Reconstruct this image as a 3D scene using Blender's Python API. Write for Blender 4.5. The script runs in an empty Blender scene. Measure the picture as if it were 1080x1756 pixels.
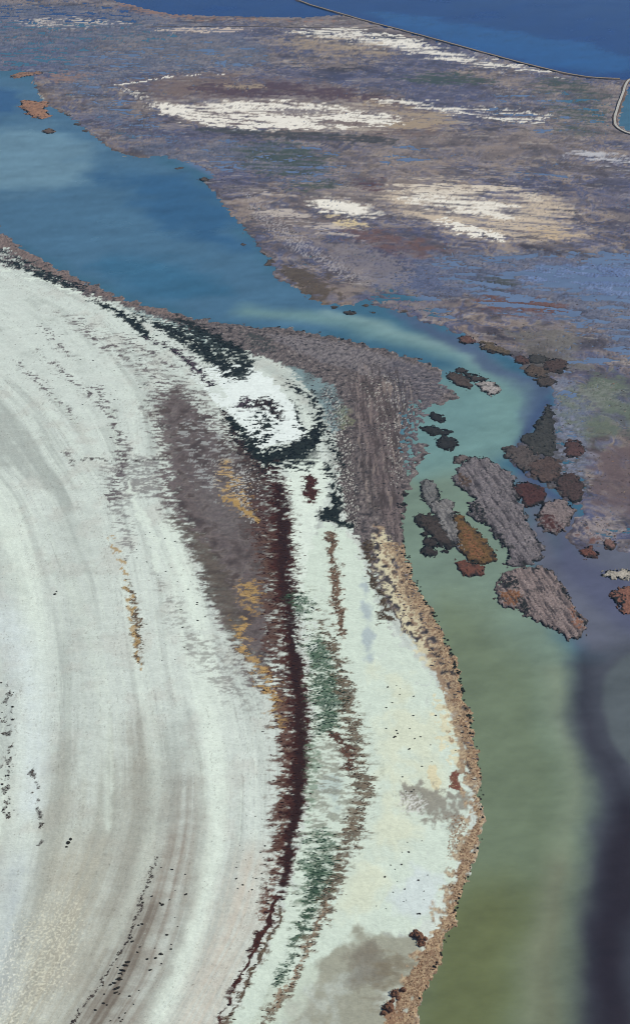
import bpy, math
import numpy as np
R = math.radians
rng = np.random.default_rng(7)
scene = bpy.context.scene
col = scene.collection

# ------------------------------------------------------------------ camera
ALT = 500.0                 # metres above the lagoon
DEP = R(41.0)               # the lens axis points this far below the horizon
F = 878.0 / math.tan(R(29.0))
cam = bpy.data.cameras.new('camera')
cam.sensor_fit = 'VERTICAL'
cam.angle = R(58.0)
cam.clip_start = 1.0
cam.clip_end = 60000.0
camo = bpy.data.objects.new('camera', cam)
col.objects.link(camo)
camo.location = (0, 0, ALT)
camo.rotation_euler = (math.pi / 2 - DEP, 0, 0)
scene.camera = camo

# ------------------------------------------------------------------ light
SUN_EL, SUN_AZ = R(42.0), R(72.0)        # azimuth clockwise from +Y
w = bpy.data.worlds.new('World')
scene.world = w
w.use_nodes = True
nt = w.node_tree
sky = nt.nodes.new('ShaderNodeTexSky')
sky.sky_type = 'NISHITA'
sky.sun_disc = False
sky.sun_elevation = SUN_EL
sky.sun_rotation = SUN_AZ
sky.altitude = 500
sky.dust_density = 0.4
sky.ozone_density = 2.0
bg = nt.nodes['Background']
nt.links.new(sky.outputs[0], bg.inputs[0])
bg.inputs[1].default_value = 0.055
sl = bpy.data.lights.new('sun', 'SUN')
sl.energy = 4.5
sl.angle = R(0.5)
sl.color = (1.0, 0.95, 0.84)
so = bpy.data.objects.new('sun', sl)
col.objects.link(so)
so.rotation_euler = (math.pi / 2 - SUN_EL, 0, -SUN_AZ + math.pi)
so.location = (300, 100, 900)
vs = scene.view_settings
vs.view_transform = 'Standard'
vs.look = 'None'
vs.exposure = 0.0
vs.gamma = 1.0
scene.cycles.pixel_filter_type = 'BLACKMAN_HARRIS'
scene.cycles.filter_width = 1.0
HAZE_DENSITY = 0.00006
HAZE_COLOR = (0.30, 0.55, 0.95)

# ------------------------------------------------------------------ helpers
def lin(r, g, b):
    o = []
    for c in (r, g, b):
        c /= 255.0
        o.append(c / 12.92 if c <= 0.04045 else ((c + 0.055) / 1.055) ** 2.4)
    return np.array(o)

def at(x, y):
    """survey point -> ground plane (metres). x, y may be arrays."""
    x = np.asarray(x, float); y = np.asarray(y, float)
    a = (878.0 - y) / F
    fy = math.cos(DEP) + a * math.sin(DEP)
    fz = -math.sin(DEP) + a * math.cos(DEP)
    t = ALT / -fz
    return (x - 540.0) / F * t, fy * t, t / F

def to_survey(X, Y):
    dep = np.arctan2(ALT, Y)
    y = 878.0 - F * np.tan(DEP - dep)
    t = Y * math.cos(DEP) + ALT * math.sin(DEP)
    return 540.0 + X / t * F, y

_p = np.random.default_rng(3).permutation(256)
_p = np.concatenate([_p, _p, _p])
_ga = np.random.default_rng(4).uniform(0, 2 * np.pi, 256)
_gx, _gy = np.cos(_ga).astype(np.float32), np.sin(_ga).astype(np.float32)

def gnoise(x, y, seed):
    x = x + seed * 17.31; y = y + seed * 9.77
    xi = np.floor(x); yi = np.floor(y)
    fx = (x - xi).astype(np.float32); fy = (y - yi).astype(np.float32)
    xi = xi.astype(np.int64) & 255; yi = yi.astype(np.int64) & 255
    u = fx * fx * fx * (fx * (fx * 6 - 15) + 10)
    v = fy * fy * fy * (fy * (fy * 6 - 15) + 10)
    def g(ix, iy, dx, dy):
        h = _p[_p[ix] + iy]
        return _gx[h] * dx + _gy[h] * dy
    a = g(xi, yi, fx, fy); b = g(xi + 1, yi, fx - 1, fy)
    c = g(xi, yi + 1, fx, fy - 1); d = g(xi + 1, yi + 1, fx - 1, fy - 1)
    return (a + u * (b - a)) + v * ((c + u * (d - c)) - (a + u * (b - a)))

def fbm(x, y, octv=4, seed=0, gain=0.55):
    t = 0; amp = 1.0; tot = 0
    for i in range(octv):
        t = t + amp * gnoise(x * 2 ** i, y * 2 ** i, seed + i * 3.7)
        tot += amp * amp
        amp *= gain
    return t / math.sqrt(tot) / 0.26          # about unit deviation

def uni(n):                                    # unit normal -> about uniform 0..1
    return 0.5 + 0.5 * np.tanh(0.82 * n)

def sstep(a, b, x):
    t = np.clip((x - a) / (b - a), 0, 1)
    return t * t * (3 - 2 * t)

def sd_poly(X, Y, P):
    """signed distance, metres, positive inside"""
    d2 = np.full(X.shape, 1e18); ins = np.zeros(X.shape, bool)
    n = len(P)
    for i in range(n):
        ax, ay = P[i]; bx, by = P[(i + 1) % n]
        ex, ey = bx - ax, by - ay
        L = ex * ex + ey * ey + 1e-12
        t = np.clip(((X - ax) * ex + (Y - ay) * ey) / L, 0, 1)
        dx = X - ax - t * ex; dy = Y - ay - t * ey
        d2 = np.minimum(d2, dx * dx + dy * dy)
        if ay != by:
            c = ((ay > Y) != (by > Y)) & (X < ex * (Y - ay) / ey + ax)
            ins ^= c
    d = np.sqrt(d2)
    return np.where(ins, d, -d)

def sd_line(X, Y, P, W):
    best = np.full(X.shape, -1e9)
    for i in range(len(P) - 1):
        ax, ay = P[i]; bx, by = P[i + 1]
        ex, ey = bx - ax, by - ay
        L = ex * ex + ey * ey + 1e-12
        t = np.clip(((X - ax) * ex + (Y - ay) * ey) / L, 0, 1)
        dx = X - ax - t * ex; dy = Y - ay - t * ey
        best = np.maximum(best, W[i] + (W[i + 1] - W[i]) * t - np.sqrt(dx * dx + dy * dy))
    return best

def smooth_pts(pts, it=2, closed=True):
    p = [tuple(map(float, q)) for q in pts]
    for _ in range(it):
        o = []
        n = len(p)
        rngi = range(n) if closed else range(n - 1)
        if not closed: o.append(p[0])
        for i in rngi:
            a, b = p[i], p[(i + 1) % n]
            o.append(tuple(0.75 * s + 0.25 * t for s, t in zip(a, b)))
            o.append(tuple(0.25 * s + 0.75 * t for s, t in zip(a, b)))
        if not closed: o.append(p[-1])
        p = o
    return p

def mesh_obj(name, V, Fc, mat, parent=None, color=None, smooth=True, attr='tone'):
    """V (n,3), Fc (m,k) all faces with k corners"""
    me = bpy.data.meshes.new(name)
    V = np.asarray(V, np.float32); Fc = np.asarray(Fc, np.int32)
    me.vertices.add(len(V)); me.vertices.foreach_set('co', V.ravel())
    k = Fc.shape[1]
    me.loops.add(Fc.size); me.loops.foreach_set('vertex_index', Fc.ravel())
    me.polygons.add(len(Fc))
    me.polygons.foreach_set('loop_start', np.arange(0, Fc.size, k, dtype=np.int32))
    me.polygons.foreach_set('use_smooth', np.full(len(Fc), smooth))
    if color is not None:
        ca = me.color_attributes.new(attr, 'FLOAT_COLOR', 'POINT')
        c4 = np.zeros((len(V), 4), np.float32); c4[:, :np.shape(color)[1]] = color
        ca.data.foreach_set('color', c4.ravel())
    me.update(calc_edges=True)
    me.materials.append(mat)
    o = bpy.data.objects.new(name, me)
    col.objects.link(o)
    if parent is not None: o.parent = parent
    return o

def tag(o, label=None, cat=None, group=None, kind=None):
    if label: o['label'] = label
    if cat: o['category'] = cat
    if group: o['group'] = group
    if kind: o['kind'] = kind
    return o

# ------------------------------------------------------------------ materials
def new_mat(name):
    m = bpy.data.materials.new(name); m.use_nodes = True
    n = m.node_tree
    b = n.nodes['Principled BSDF']
    return m, n, b

def attr_mat(name, attr='tone', rough=0.95, spec=0.15, fine=0.9, coarse=0.12, amt=0.22, bump=0.35, bdist=0.25):
    """colour of the soil or plants from the survey, mottled with world-space noise"""
    m, n, b = new_mat(name)
    a = n.nodes.new('ShaderNodeVertexColor'); a.layer_name = attr
    g = n.nodes.new('ShaderNodeNewGeometry')
    mp = n.nodes.new('ShaderNodeMapping'); mp.inputs['Scale'].default_value = (0.55, 1.0, 1.0)
    n.links.new(g.outputs['Position'], mp.inputs[0])
    t1 = n.nodes.new('ShaderNodeTexNoise'); t1.inputs['Scale'].default_value = fine
    t1.inputs['Detail'].default_value = 5; t1.inputs['Roughness'].default_value = 0.65
    t2 = n.nodes.new('ShaderNodeTexNoise'); t2.inputs['Scale'].default_value = coarse
    t2.inputs['Detail'].default_value = 4
    n.links.new(mp.outputs[0], t1.inputs['Vector']); n.links.new(mp.outputs[0], t2.inputs['Vector'])
    r1 = n.nodes.new('ShaderNodeMapRange'); r1.inputs[1].default_value = 0.3; r1.inputs[2].default_value = 0.7
    r1.inputs[3].default_value = 1 - amt; r1.inputs[4].default_value = 1 + amt
    r2 = n.nodes.new('ShaderNodeMapRange'); r2.inputs[1].default_value = 0.3; r2.inputs[2].default_value = 0.7
    r2.inputs[3].default_value = 1 - amt * 0.5; r2.inputs[4].default_value = 1 + amt * 0.5
    n.links.new(t1.outputs[0], r1.inputs[0]); n.links.new(t2.outputs[0], r2.inputs[0])
    mu = n.nodes.new('ShaderNodeMath'); mu.operation = 'MULTIPLY'
    n.links.new(r1.outputs[0], mu.inputs[0]); n.links.new(r2.outputs[0], mu.inputs[1])
    vm = n.nodes.new('ShaderNodeVectorMath'); vm.operation = 'SCALE'
    n.links.new(a.outputs[0], vm.inputs[0]); n.links.new(mu.outputs[0], vm.inputs['Scale'])
    n.links.new(vm.outputs[0], b.inputs['Base Color'])
    rr = n.nodes.new('ShaderNodeMapRange'); rr.inputs[3].default_value = rough; rr.inputs[4].default_value = 0.22
    n.links.new(a.outputs['Alpha'], rr.inputs[0]); n.links.new(rr.outputs[0], b.inputs['Roughness'])
    rs = n.nodes.new('ShaderNodeMapRange'); rs.inputs[3].default_value = spec; rs.inputs[4].default_value = 0.6
    n.links.new(a.outputs['Alpha'], rs.inputs[0]); n.links.new(rs.outputs[0], b.inputs['Specular IOR Level'])
    bp = n.nodes.new('ShaderNodeBump'); bp.inputs['Strength'].default_value = bump
    bp.inputs['Distance'].default_value = bdist
    n.links.new(t1.outputs[0], bp.inputs['Height']); n.links.new(bp.outputs[0], b.inputs['Normal'])
    return m

M_ground = attr_mat('salt_marsh_soil', fine=0.8, amt=0.10, bump=0.5, bdist=0.4)
M_islet = attr_mat('islet_cover', fine=1.1, amt=0.25, bump=0.6, bdist=0.4)
M_tuft = attr_mat('low_saltbush', fine=1.6, amt=0.25, bump=0.5, bdist=0.2)
M_bank = attr_mat('embankment_soil', fine=0.4, amt=0.2, bump=0.5, bdist=0.5)

def water_mat():
    m, n, b = new_mat('turbid_water')
    a = n.nodes.new('ShaderNodeVertexColor'); a.layer_name = 'tone'
    g = n.nodes.new('ShaderNodeNewGeometry')
    mp = n.nodes.new('ShaderNodeMapping'); mp.inputs['Scale'].default_value = (0.5, 1.0, 1.0)
    n.links.new(g.outputs['Position'], mp.inputs[0])
    t = n.nodes.new('ShaderNodeTexNoise'); t.inputs['Scale'].default_value = 0.012; t.inputs['Detail'].default_value = 6
    t.inputs['Roughness'].default_value = 0.6
    n.links.new(mp.outputs[0], t.inputs['Vector'])
    r = n.nodes.new('ShaderNodeMapRange'); r.inputs[1].default_value = 0.3; r.inputs[2].default_value = 0.7
    r.inputs[3].default_value = 0.93; r.inputs[4].default_value = 1.07
    n.links.new(t.outputs[0], r.inputs[0])
    vm = n.nodes.new('ShaderNodeVectorMath'); vm.operation = 'SCALE'
    n.links.new(a.outputs[0], vm.inputs[0]); n.links.new(r.outputs[0], vm.inputs['Scale'])
    n.links.new(vm.outputs[0], b.inputs['Base Color'])
    rr = n.nodes.new('ShaderNodeMapRange'); rr.inputs[1].default_value = 0.35; rr.inputs[2].default_value = 0.65
    rr.inputs[3].default_value = 0.12; rr.inputs[4].default_value = 0.28
    n.links.new(t.outputs[0], rr.inputs[0]); n.links.new(rr.outputs[0], b.inputs['Roughness'])
    b.inputs['IOR'].default_value = 1.33
    w1 = n.nodes.new('ShaderNodeTexNoise'); w1.inputs['Scale'].default_value = 0.45; w1.inputs['Detail'].default_value = 5
    n.links.new(mp.outputs[0], w1.inputs['Vector'])
    bp = n.nodes.new('ShaderNodeBump'); bp.inputs['Strength'].default_value = 0.35; bp.inputs['Distance'].default_value = 0.25
    n.links.new(w1.outputs[0], bp.inputs['Height']); n.links.new(bp.outputs[0], b.inputs['Normal'])
    return m
M_water = water_mat()

# ------------------------------------------------------------------ the survey grid
def axis(segs):
    o = []
    for a, b, s in segs:
        o.append(np.arange(a, b, s))
    return np.concatenate(o)
rows = np.concatenate([axis([(-386, -120, 7), (-120, -10, 4), (-10, 1770, 1.75), (1770, 2000, 6), (2000, 2320, 20)]), [2320.]])
cols = np.concatenate([axis([(-900, -200, 28), (-200, -30, 8), (-30, 1110, 1.75), (1110, 1280, 8), (1280, 1980, 28)]), [1980.]])
NR, NC = len(rows), len(cols)
PX, PY = np.meshgrid(cols, rows)
GX, GY, GS = at(PX.ravel(), PY.ravel())
GY = np.asarray(GY); GX = np.asarray(GX); GS = np.asarray(GS)
N = GX.size

def lookup(field, X, Y):
    x, y = to_survey(np.asarray(X, float), np.asarray(Y, float))
    i = np.interp(y, rows, np.arange(NR)); j = np.interp(x, cols, np.arange(NC))
    i0 = np.clip(i.astype(int), 0, NR - 2); j0 = np.clip(j.astype(int), 0, NC - 2)
    fi, fj = i - i0, j - j0
    f = field.reshape(NR, NC)
    return (f[i0, j0] * (1 - fi) * (1 - fj) + f[i0, j0 + 1] * (1 - fi) * fj
            + f[i0 + 1, j0] * fi * (1 - fj) + f[i0 + 1, j0 + 1] * fi * fj)

# flow lines of the salt flat (x of each old shoreline at a given row)
FLOW = [
    [(-900, 300), (-700, 700), (-420, 1100), (-330, 1400), (-360, 1756), (-500, 2320)],
    [(-500, 470), (-250, 640), (0, 850), (50, 1000), (66, 1150), (60, 1350), (25, 1560), (-30, 1756), (-250, 2320)],
    [(-350, 470), (-120, 600), (0, 690), (95, 850), (155, 1000), (186, 1200), (190, 1400), (150, 1510), (90, 1650), (35, 1756), (-200, 2320)],
    [(-200, 450), (0, 605), (110, 720), (205, 850), (235, 1000), (250, 1150), (275, 1320), (262, 1450), (228, 1560), (170, 1680), (120, 1756), (-120, 2320)],
    [(-60, 440), (100, 540), (220, 690), (240, 850), (300, 1000), (330, 1150), (368, 1300), (372, 1400), (348, 1550), (312, 1680), (262, 1756), (30, 2320)],
    [(0, 455), (150, 520), (270, 690), (330, 880), (390, 1030), (420, 1130), (460, 1220), (470, 1350), (465, 1450), (420, 1600), (360, 1700), (330, 1756), (90, 2320)],
    [(60, 455), (200, 530), (380, 680), (480, 800), (492, 900), (502, 1000), (512, 1100), (522, 1250), (510, 1350), (495, 1450), (470, 1560), (415, 1660), (380, 1756), (140, 2320)],
    [(100, 450), (300, 540), (520, 660), (565, 800), (575, 920), (585, 1050), (600, 1180), (630, 1320), (610, 1420), (555, 1560), (500, 1680), (450, 1756), (200, 2320)],
    [(140, 450), (440, 562), (650, 700), (650, 900), (690, 1050), (770, 1160), (815, 1300), (822, 1400), (790, 1530), (750, 1650), (718, 1756), (700, 2320)],
]
def flow_u():
    u = np.zeros((NR, NC))
    for i, y in enumerate(rows):
        xs = []
        for k, c in enumerate(FLOW):
            c = np.array(smooth_pts(c, 2, False)) if i < 0 else np.array(c)
            o = np.argsort(c[:, 1])
            xs.append(np.interp(y, c[o, 1], c[o, 0]))
        xs = np.maximum.accumulate(np.array(xs) + np.arange(len(xs)) * 1e-3)
        u[i] = np.interp(cols, xs, np.arange(len(xs)))
    k = np.ones(31) / 31                       # round the corners of the guide lines
    pad = np.pad(u, ((15, 15), (0, 0)), 'edge')
    cs = np.cumsum(np.vstack([np.zeros((1, NC)), pad]), 0)
    return ((cs[31:] - cs[:-31]) / 31).ravel()
GU = flow_u()

sq = lambda n: n.astype(np.float32)
NZ = {}
NZ['st'] = uni(fbm(GX / 9.0, (GY + .05 * GX) / 3.0, 5, 1, .7))                 # short wind streaks
NZ['stm'] = uni(fbm(GX / 22.0, GY / 6.0, 5, 11))
NZ['iso'] = uni(fbm(GX / 5.0, GY / 5.0, 5, 21))
NZ['mid'] = uni(fbm(GX / 26.0, GY / 26.0, 5, 31))
NZ['far'] = uni(fbm(GX / 70.0, GY / 45.0, 6, 41, 0.68))
NZ['far2'] = uni(fbm(GX / 95.0, GY / 60.0, 6, 51, 0.68))
NZ['sp'] = uni(fbm(GX / 1.6, GY / 1.2, 2, 61))
NZ['flow'] = uni(fbm(GU * 3.2, GY / 260.0, 4, 71, 0.5))
NZ['flow2'] = uni(fbm(GU * 10.0, GY / 220.0, 4, 81))
NZ['st2'] = uni(fbm(GX / 11.0, (GY + .08 * GX) / 3.2, 6, 121, .7))
NZ['st3'] = uni(fbm(GX / 4.0, (GY - .06 * GX) / 1.0, 4, 131, .65))
TY = GY + .16 * GX
NZ['fst'] = uni(fbm(GX / 95.0, TY / 52.0, 7, 141, 0.74))
NZ['fst2'] = uni(fbm(GX / 34.0, TY / 17.0, 5, 151, 0.74))
NZ['fst3'] = uni(fbm(GX / 95.0, TY / 11.0, 6, 171, 0.74))
NZ['huge'] = uni(fbm(GX / 330.0, TY / 240.0, 4, 181, 0.5))
NZ['grain'] = uni(fbm(GX / 2.6, GY / 2.0, 3, 161, .7))
WA, WB = fbm(GX / 14.0, GY / 10.0, 5, 91), fbm(GX / 14.0, GY / 10.0, 5, 101)
WX, WY = GX + GS * 3.0 * WA, GY + GS * 3.0 * WB          # survey lines wander a little
BX, BY = GX + GS * 9.0 * WA, GY + GS * 9.0 * WB

def to_world(pts, it=1, closed=True):
    p = np.array(smooth_pts(pts, it, closed))
    x, y, s = at(p[:, 0], p[:, 1])
    return np.stack([x, y], 1), s, p

def region(pts, wide=False, margin=30, it=1):
    """(index, distance in local survey units) of a patch"""
    P, s, _ = to_world(pts, it)
    mg = margin * s.max() * 1.5
    X, Y = (BX, BY) if wide else (WX, WY)
    idx = np.nonzero((X > P[:, 0].min() - mg) & (X < P[:, 0].max() + mg) &
                     (Y > P[:, 1].min() - mg) & (Y < P[:, 1].max() + mg))[0]
    return idx, sd_poly(X[idx], Y[idx], P) / GS[idx]

def line(pts, wide=False, margin=30, it=1):
    p = smooth_pts(pts, it, False); p = np.array(p)
    x, y, s = at(p[:, 0], p[:, 1])
    P = np.stack([x, y], 1)
    mg = (margin + p[:, 2].max()) * s.max() * 1.5
    X, Y = (BX, BY) if wide else (WX, WY)
    idx = np.nonzero((X > P[:, 0].min() - mg) & (X < P[:, 0].max() + mg) &
                     (Y > P[:, 1].min() - mg) & (Y < P[:, 1].max() + mg))[0]
    return idx, sd_line(X[idx], Y[idx], P, p[:, 2] * s) / GS[idx]

# ------------------------------------------------------------------ where water lies
RIVER = [(-900, 160), (-300, 205), (-150, 262), (-60, 335), (0, 396), (20, 412), (45, 430), (75, 448), (110, 466), (150, 484), (200, 508), (250, 522),
    (300, 537), (350, 548), (400, 556), (440, 562), (470, 561), (510, 565), (560, 575), (600, 584), (640, 594), (680, 605), (715, 615),
    (735, 625), (760, 632), (758, 645), (745, 660), (770, 668), (790, 678), (774, 690), (740, 694), (728, 702), (732, 716), (718, 730),
    (712, 745), (722, 760), (735, 772), (722, 790), (716, 815), (700, 838), (692, 855), (690, 895), (692, 930), (703, 970), (712, 995), (725, 1025),
    (745, 1055), (756, 1078), (768, 1105), (780, 1140), (790, 1175), (800, 1210), (808, 1250), (818, 1300), (824, 1325), (822, 1345), (819, 1358),
    (823, 1370), (828, 1388), (827, 1410), (824, 1440), (816, 1465), (808, 1490), (798, 1515), (786, 1545), (776, 1580), (768, 1610), (755, 1650),
    (740, 1675), (725, 1700), (718, 1725), (720, 1756), (722, 1850), (740, 2100), (740, 2400), (2300, 2400), (2300, 1150), (1500, 1010),
    (1200, 960), (1080, 945), (1060, 943), (1050, 931), (1038, 936), (1022, 938), (1028, 950), (1010, 956), (986, 941), (975, 928), (976, 908), (988, 888),
    (1004, 868), (1000, 858), (985, 865), (962, 853), (940, 835), (920, 825), (904, 812), (880, 798), (869, 785), (872, 770), (898, 762),
    (902, 752), (920, 740), (930, 725), (935, 702), (946, 694), (950, 668), (938, 657), (925, 645), (905, 640), (896, 630), (889, 618), (878, 609),
    (850, 604), (825, 597), (810, 585), (785, 572), (760, 560), (735, 555), (715, 545), (690, 533), (665, 530), (640, 520), (622, 515), (605, 521),
    (575, 523), (545, 520), (530, 508), (515, 498), (490, 488), (470, 478), (466, 466), (475, 460), (470, 450), (455, 440), (445, 425), (430, 405),
    (415, 390), (400, 370), (385, 352), (370, 335), (360, 322), (348, 310), (372, 304), (356, 291), (330, 281), (300, 272), (275, 268), (255, 270),
    (230, 270), (205, 262), (180, 248), (165, 235), (145, 220), (130, 206), (110, 195), (88, 185), (72, 170), (62, 150), (58, 132), (40, 120),
    (0, 121), (-100, 118), (-300, 108), (-900, 90)]
LAKE = [(150, -330), (160, -60), (182, -2), (215, 6), (250, 15), (300, 25), (400, 28), (520, 30), (575, 26), (600, 27), (640, 41), (720, 62),
    (800, 84), (900, 112), (1000, 134), (1060, 137), (1100, 137), (1300, 175), (2300, 360), (2300, -120), (1500, -300), (600, -345)]
POND = [(1082, 137), (1069, 170), (1058, 208), (1068, 219), (1090, 228), (1140, 236), (1300, 262), (1300, 178), (1100, 139)]
_sv = (WX, WY)
WC1, WC2 = fbm(GX / 9.0, GY / 9.0, 4, 261, .7), fbm(GX / 9.0, GY / 9.0, 4, 271, .7)
WX, WY = GX + GS * (3.0 * WA + 2.2 * WC1), GY + GS * (4.0 * WB + 3.2 * WC2)
ri, rd = region(RIVER, margin=200)
WX, WY = _sv
dw = np.full(N, -60.0)
dw[ri] = np.maximum(dw[ri], rd)
for pl in (LAKE, POND):
    i_, d_ = region(pl, margin=200, it=0); dw[i_] = np.maximum(dw[i_], d_)

# ------------------------------------------------------------------ colours of salt, mud and plant cover
SALT = lin(206, 216, 210); WHITE = lin(220, 232, 222); CREAM = lin(214, 220, 198); GREY = lin(164, 172, 167); WARM = lin(158, 152, 142)
MAUVE = lin(100, 90, 90); MARSH = lin(116, 106, 108); RED = lin(66, 36, 28); GOLD = lin(172, 142, 90); GREEN = lin(50, 74, 56)
OLIVE = lin(104, 90, 74); BLACK = lin(28, 36, 34); TAN = lin(152, 130, 108); RUST = lin(144, 112, 86); YELLOW = lin(218, 212, 180)
TEAL = lin(124, 146, 148); MUD = lin(140, 136, 126); CLAY = lin(186, 180, 172); PEAT = lin(66, 58, 56); DKMAUVE = lin(84, 72, 82)
FTAN = lin(164, 142, 114); FWHITE = lin(236, 232, 222); FGREEN = lin(62, 74, 62); FBROWN = lin(120, 98, 86); FRED = lin(110, 72, 60)
C = np.tile(SALT, (N, 1))
HT = np.full(N, 0.0)                      # extra height

def put(ix, m, c):
    m = np.clip(m, 0, 1)[:, None]
    C[ix] = C[ix] * (1 - m) + c * m

PLANTS = ('dark', 'red', 'green', 'olive', 'gold', 'streak')
def patch(pts, c, soft=10, cover=1.0, nz='iso', sharp=0.12, op=1.0, wide=False, kind=region, keep=None, it=1, lo='mid', q=.4):
    ix, d = kind(pts, wide=wide, margin=soft * 2 + 30, it=it)
    wob = (1 - q) + q * 2 * NZ[lo][ix]
    def cov(dd, cv, sf, u):
        ramp = np.clip(np.clip(dd / sf + 0.15, 0, 1) * wob, 0, 1)
        return sstep(-sharp, sharp, u - (1 - (cv + 0.15) * ramp)) * (dd > -.15 * sf) * op
    m = cov(d, cover, soft, NZ[nz][ix])
    tone = c
    if keep in PLANTS:                       #
        sharp = max(sharp, .2)
    if keep in PLANTS:                       # outliers thin out beyond the stand, the stand itself is mottled
        m = np.maximum(m, cov(d + 7, cover * .42, soft + 10, NZ['st2'][ix]) * .9)
        m = m * (1 - .8 * sstep(.82, .93, NZ['st3'][ix]) * (keep in ('green', 'olive', 'gold')))
        tone = c[None] * (.6 + .5 * NZ['st2'][ix] + .35 * NZ['stm'][ix])[:, None]
    put(ix, m, tone)
    if keep is not None:
        if keep not in MASK: MASK[keep] = np.zeros(N, np.float32)
        MASK[keep][ix] = np.maximum(MASK[keep][ix], m)
    return ix, m
def band(pts, c, soft=8, **k):
    return patch(pts, c, soft, kind=line, **k)
MASK = {}
def mosaic(ix, m, pal, nz, vary='grain', amt=.25):
    pal = np.array(pal); u = nz[ix] * (len(pal) - 1)
    c = np.stack([np.interp(u, np.arange(len(pal)), pal[:, k]) for k in range(3)], 1)
    c = c * (1 - amt + 2 * amt * NZ[vary][ix])[:, None]
    put(ix, m, c)
def mpatch(pts, pal, soft=12, nz='iso', op=1.0, wide=False, keep=None, amt=.25, vary='grain', edge='st', cover=1.05, sharp=.15, kind=region):
    ix, d = kind(pts, wide=wide, margin=soft + 25)
    ramp = np.clip(d / soft + 0.15, 0, 1)
    m = sstep(-sharp, sharp, NZ[edge][ix] - (1 - (cover + .15) * ramp)) * (ramp > 0) * op
    mosaic(ix, m, pal, NZ[nz], vary, amt)
    if keep is not None:
        if keep not in MASK: MASK[keep] = np.zeros(N, np.float32)
        MASK[keep][ix] = np.maximum(MASK[keep][ix], m)

# --- the pale salt flat with its curved old shorelines
allix = np.arange(N)
put(allix, 0.55 * sstep(0.4, 1.0, NZ['flow']), GREY)
put(allix, 0.35 * sstep(0.5, 1.0, NZ['flow2']), WHITE)
rill = np.abs(fbm(GU * 8.0 + .06 * WA, GY / 260.0, 3, 191))
put(allix, 0.45 * sstep(.10, .02, rill), WHITE)
rill = np.abs(fbm(GU * 11.0 + .06 * WB, GY / 300.0, 3, 201))
put(allix, 0.35 * sstep(.09, .02, rill), lin(140, 142, 136))
put(allix, 0.10 * sstep(0.5, 0.95, NZ['stm']), GREY)
put(allix, 0.06 * sstep(0.6, 0.95, NZ['st2']), WHITE)
put(allix, 0.25 * sstep(0.5, 0.95, NZ['mid']), CLAY)
patch([(-300, 430), (0, 465), (130, 540), (230, 660), (200, 760), (0, 640), (-300, 560)], SALT, 50, 0.9, 'mid', 0.5, 0.8)
patch([(-300, 640), (0, 660), (120, 780), (150, 900), (20, 820), (-300, 760)], GREY, 50, 0.7, 'flow', 0.5, 0.7)
patch([(60, 1250), (330, 1250), (360, 1400), (340, 1550), (250, 1756), (0, 2000), (0, 1500)], lin(158, 158, 146), 110, .8, 'flow', .7, .55)
# pale and grey arcs
for pts, c, sf, op in [
    ([(-40, 1450, 30), (40, 1350, 22), (66, 1150, 20), (50, 1000, 22), (0, 850, 26), (-120, 760, 30)], WHITE, 22, .75),
    ([(120, 1000, 12), (168, 1120, 10), (188, 1300, 9), (185, 1420, 6)], WHITE, 8, .6),
    ([(215, 1000, 6), (240, 1150, 5), (272, 1330, 8), (262, 1440, 10), (225, 1560, 12), (190, 1620, 8)], WHITE, 10, .6),
    ([(-60, 1000, 30), (30, 1080, 26), (60, 1250, 26), (55, 1380, 20)], lin(212, 224, 226), 26, .7),
    ([(290, 900, 14), (335, 1100, 26), (365, 1250, 22), (372, 1400, 20), (350, 1530, 16), (315, 1670, 16), (262, 1756, 18), (150, 2100, 18)], WHITE, 16, .95),
    ([(225, 1250, 22), (240, 1400, 20), (190, 1560, 30), (120, 1700, 30)], MUD, 40, .4),
    ([(310, 1350, 22), (312, 1450, 34), (270, 1580, 42), (210, 1700, 50), (120, 1900, 60)], lin(146, 138, 128), 40, .85),
    ([(130, 1480, 40), (110, 1600, 60), (60, 1700, 60), (0, 1850, 60)], lin(178, 174, 158), 50, .6),
    ([(260, 1560, 16), (215, 1660, 26), (170, 1756, 32), (60, 2000, 40)], lin(112, 104, 94), 30, .75),
    ([(430, 1480, 26), (400, 1600, 34), (350, 1720, 34), (250, 2000, 40)], lin(198, 192, 180), 40, .8),
    ([(120, 900, 30), (150, 1100, 30), (120, 1300, 30)], GREY, 50, .4),
    ([(300, 1250, 22), (290, 1400, 18)], GREY, 40, .6),
    ([(10, 1600, 20), (30, 1450, 20), (0, 1700, 20)], lin(176, 186, 192), 40, .7)]:
    p_ = np.array(smooth_pts(pts, 2, False)); ax_, ay_, as_ = at(p_[:, 0], p_[:, 1])
    dd_ = sd_line(GX + .8 * WA, GY + .8 * WB, np.stack([ax_, ay_], 1), p_[:, 2] * as_) / GS
    put(allix, sstep(-sf, sf, dd_) * op * np.clip(.45 + .8 * NZ['flow2'] + .3 * NZ['stm'] - .15, 0, 1.15), c)
flat = (GU < 6.2) * (NZ['mid'] > .35)
put(allix, .55 * flat * sstep(.955, .985, NZ['grain']), lin(104, 98, 90))
put(allix, .3 * flat * sstep(.045, .02, NZ['grain']), WHITE)
rill = np.abs(fbm(GU * 5.0 + .10 * WA, GY / 170.0, 5, 331, .6))
put(allix, .4 * flat * sstep(.035, .01, rill), lin(122, 120, 112))
# pale pebbly salt crust, bottom left
patch([(20, 1560), (110, 1500), (170, 1560), (150, 1640), (90, 1756), (-20, 1850), (-60, 1700)], lin(226, 226, 206), 70, 0.2, 'sp', 0.1, .5)
patch([(-60, 1560), (60, 1600), (40, 1756), (-90, 1850)], lin(228, 234, 230), 70, 0.16, 'sp', 0.1, .5)
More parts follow.
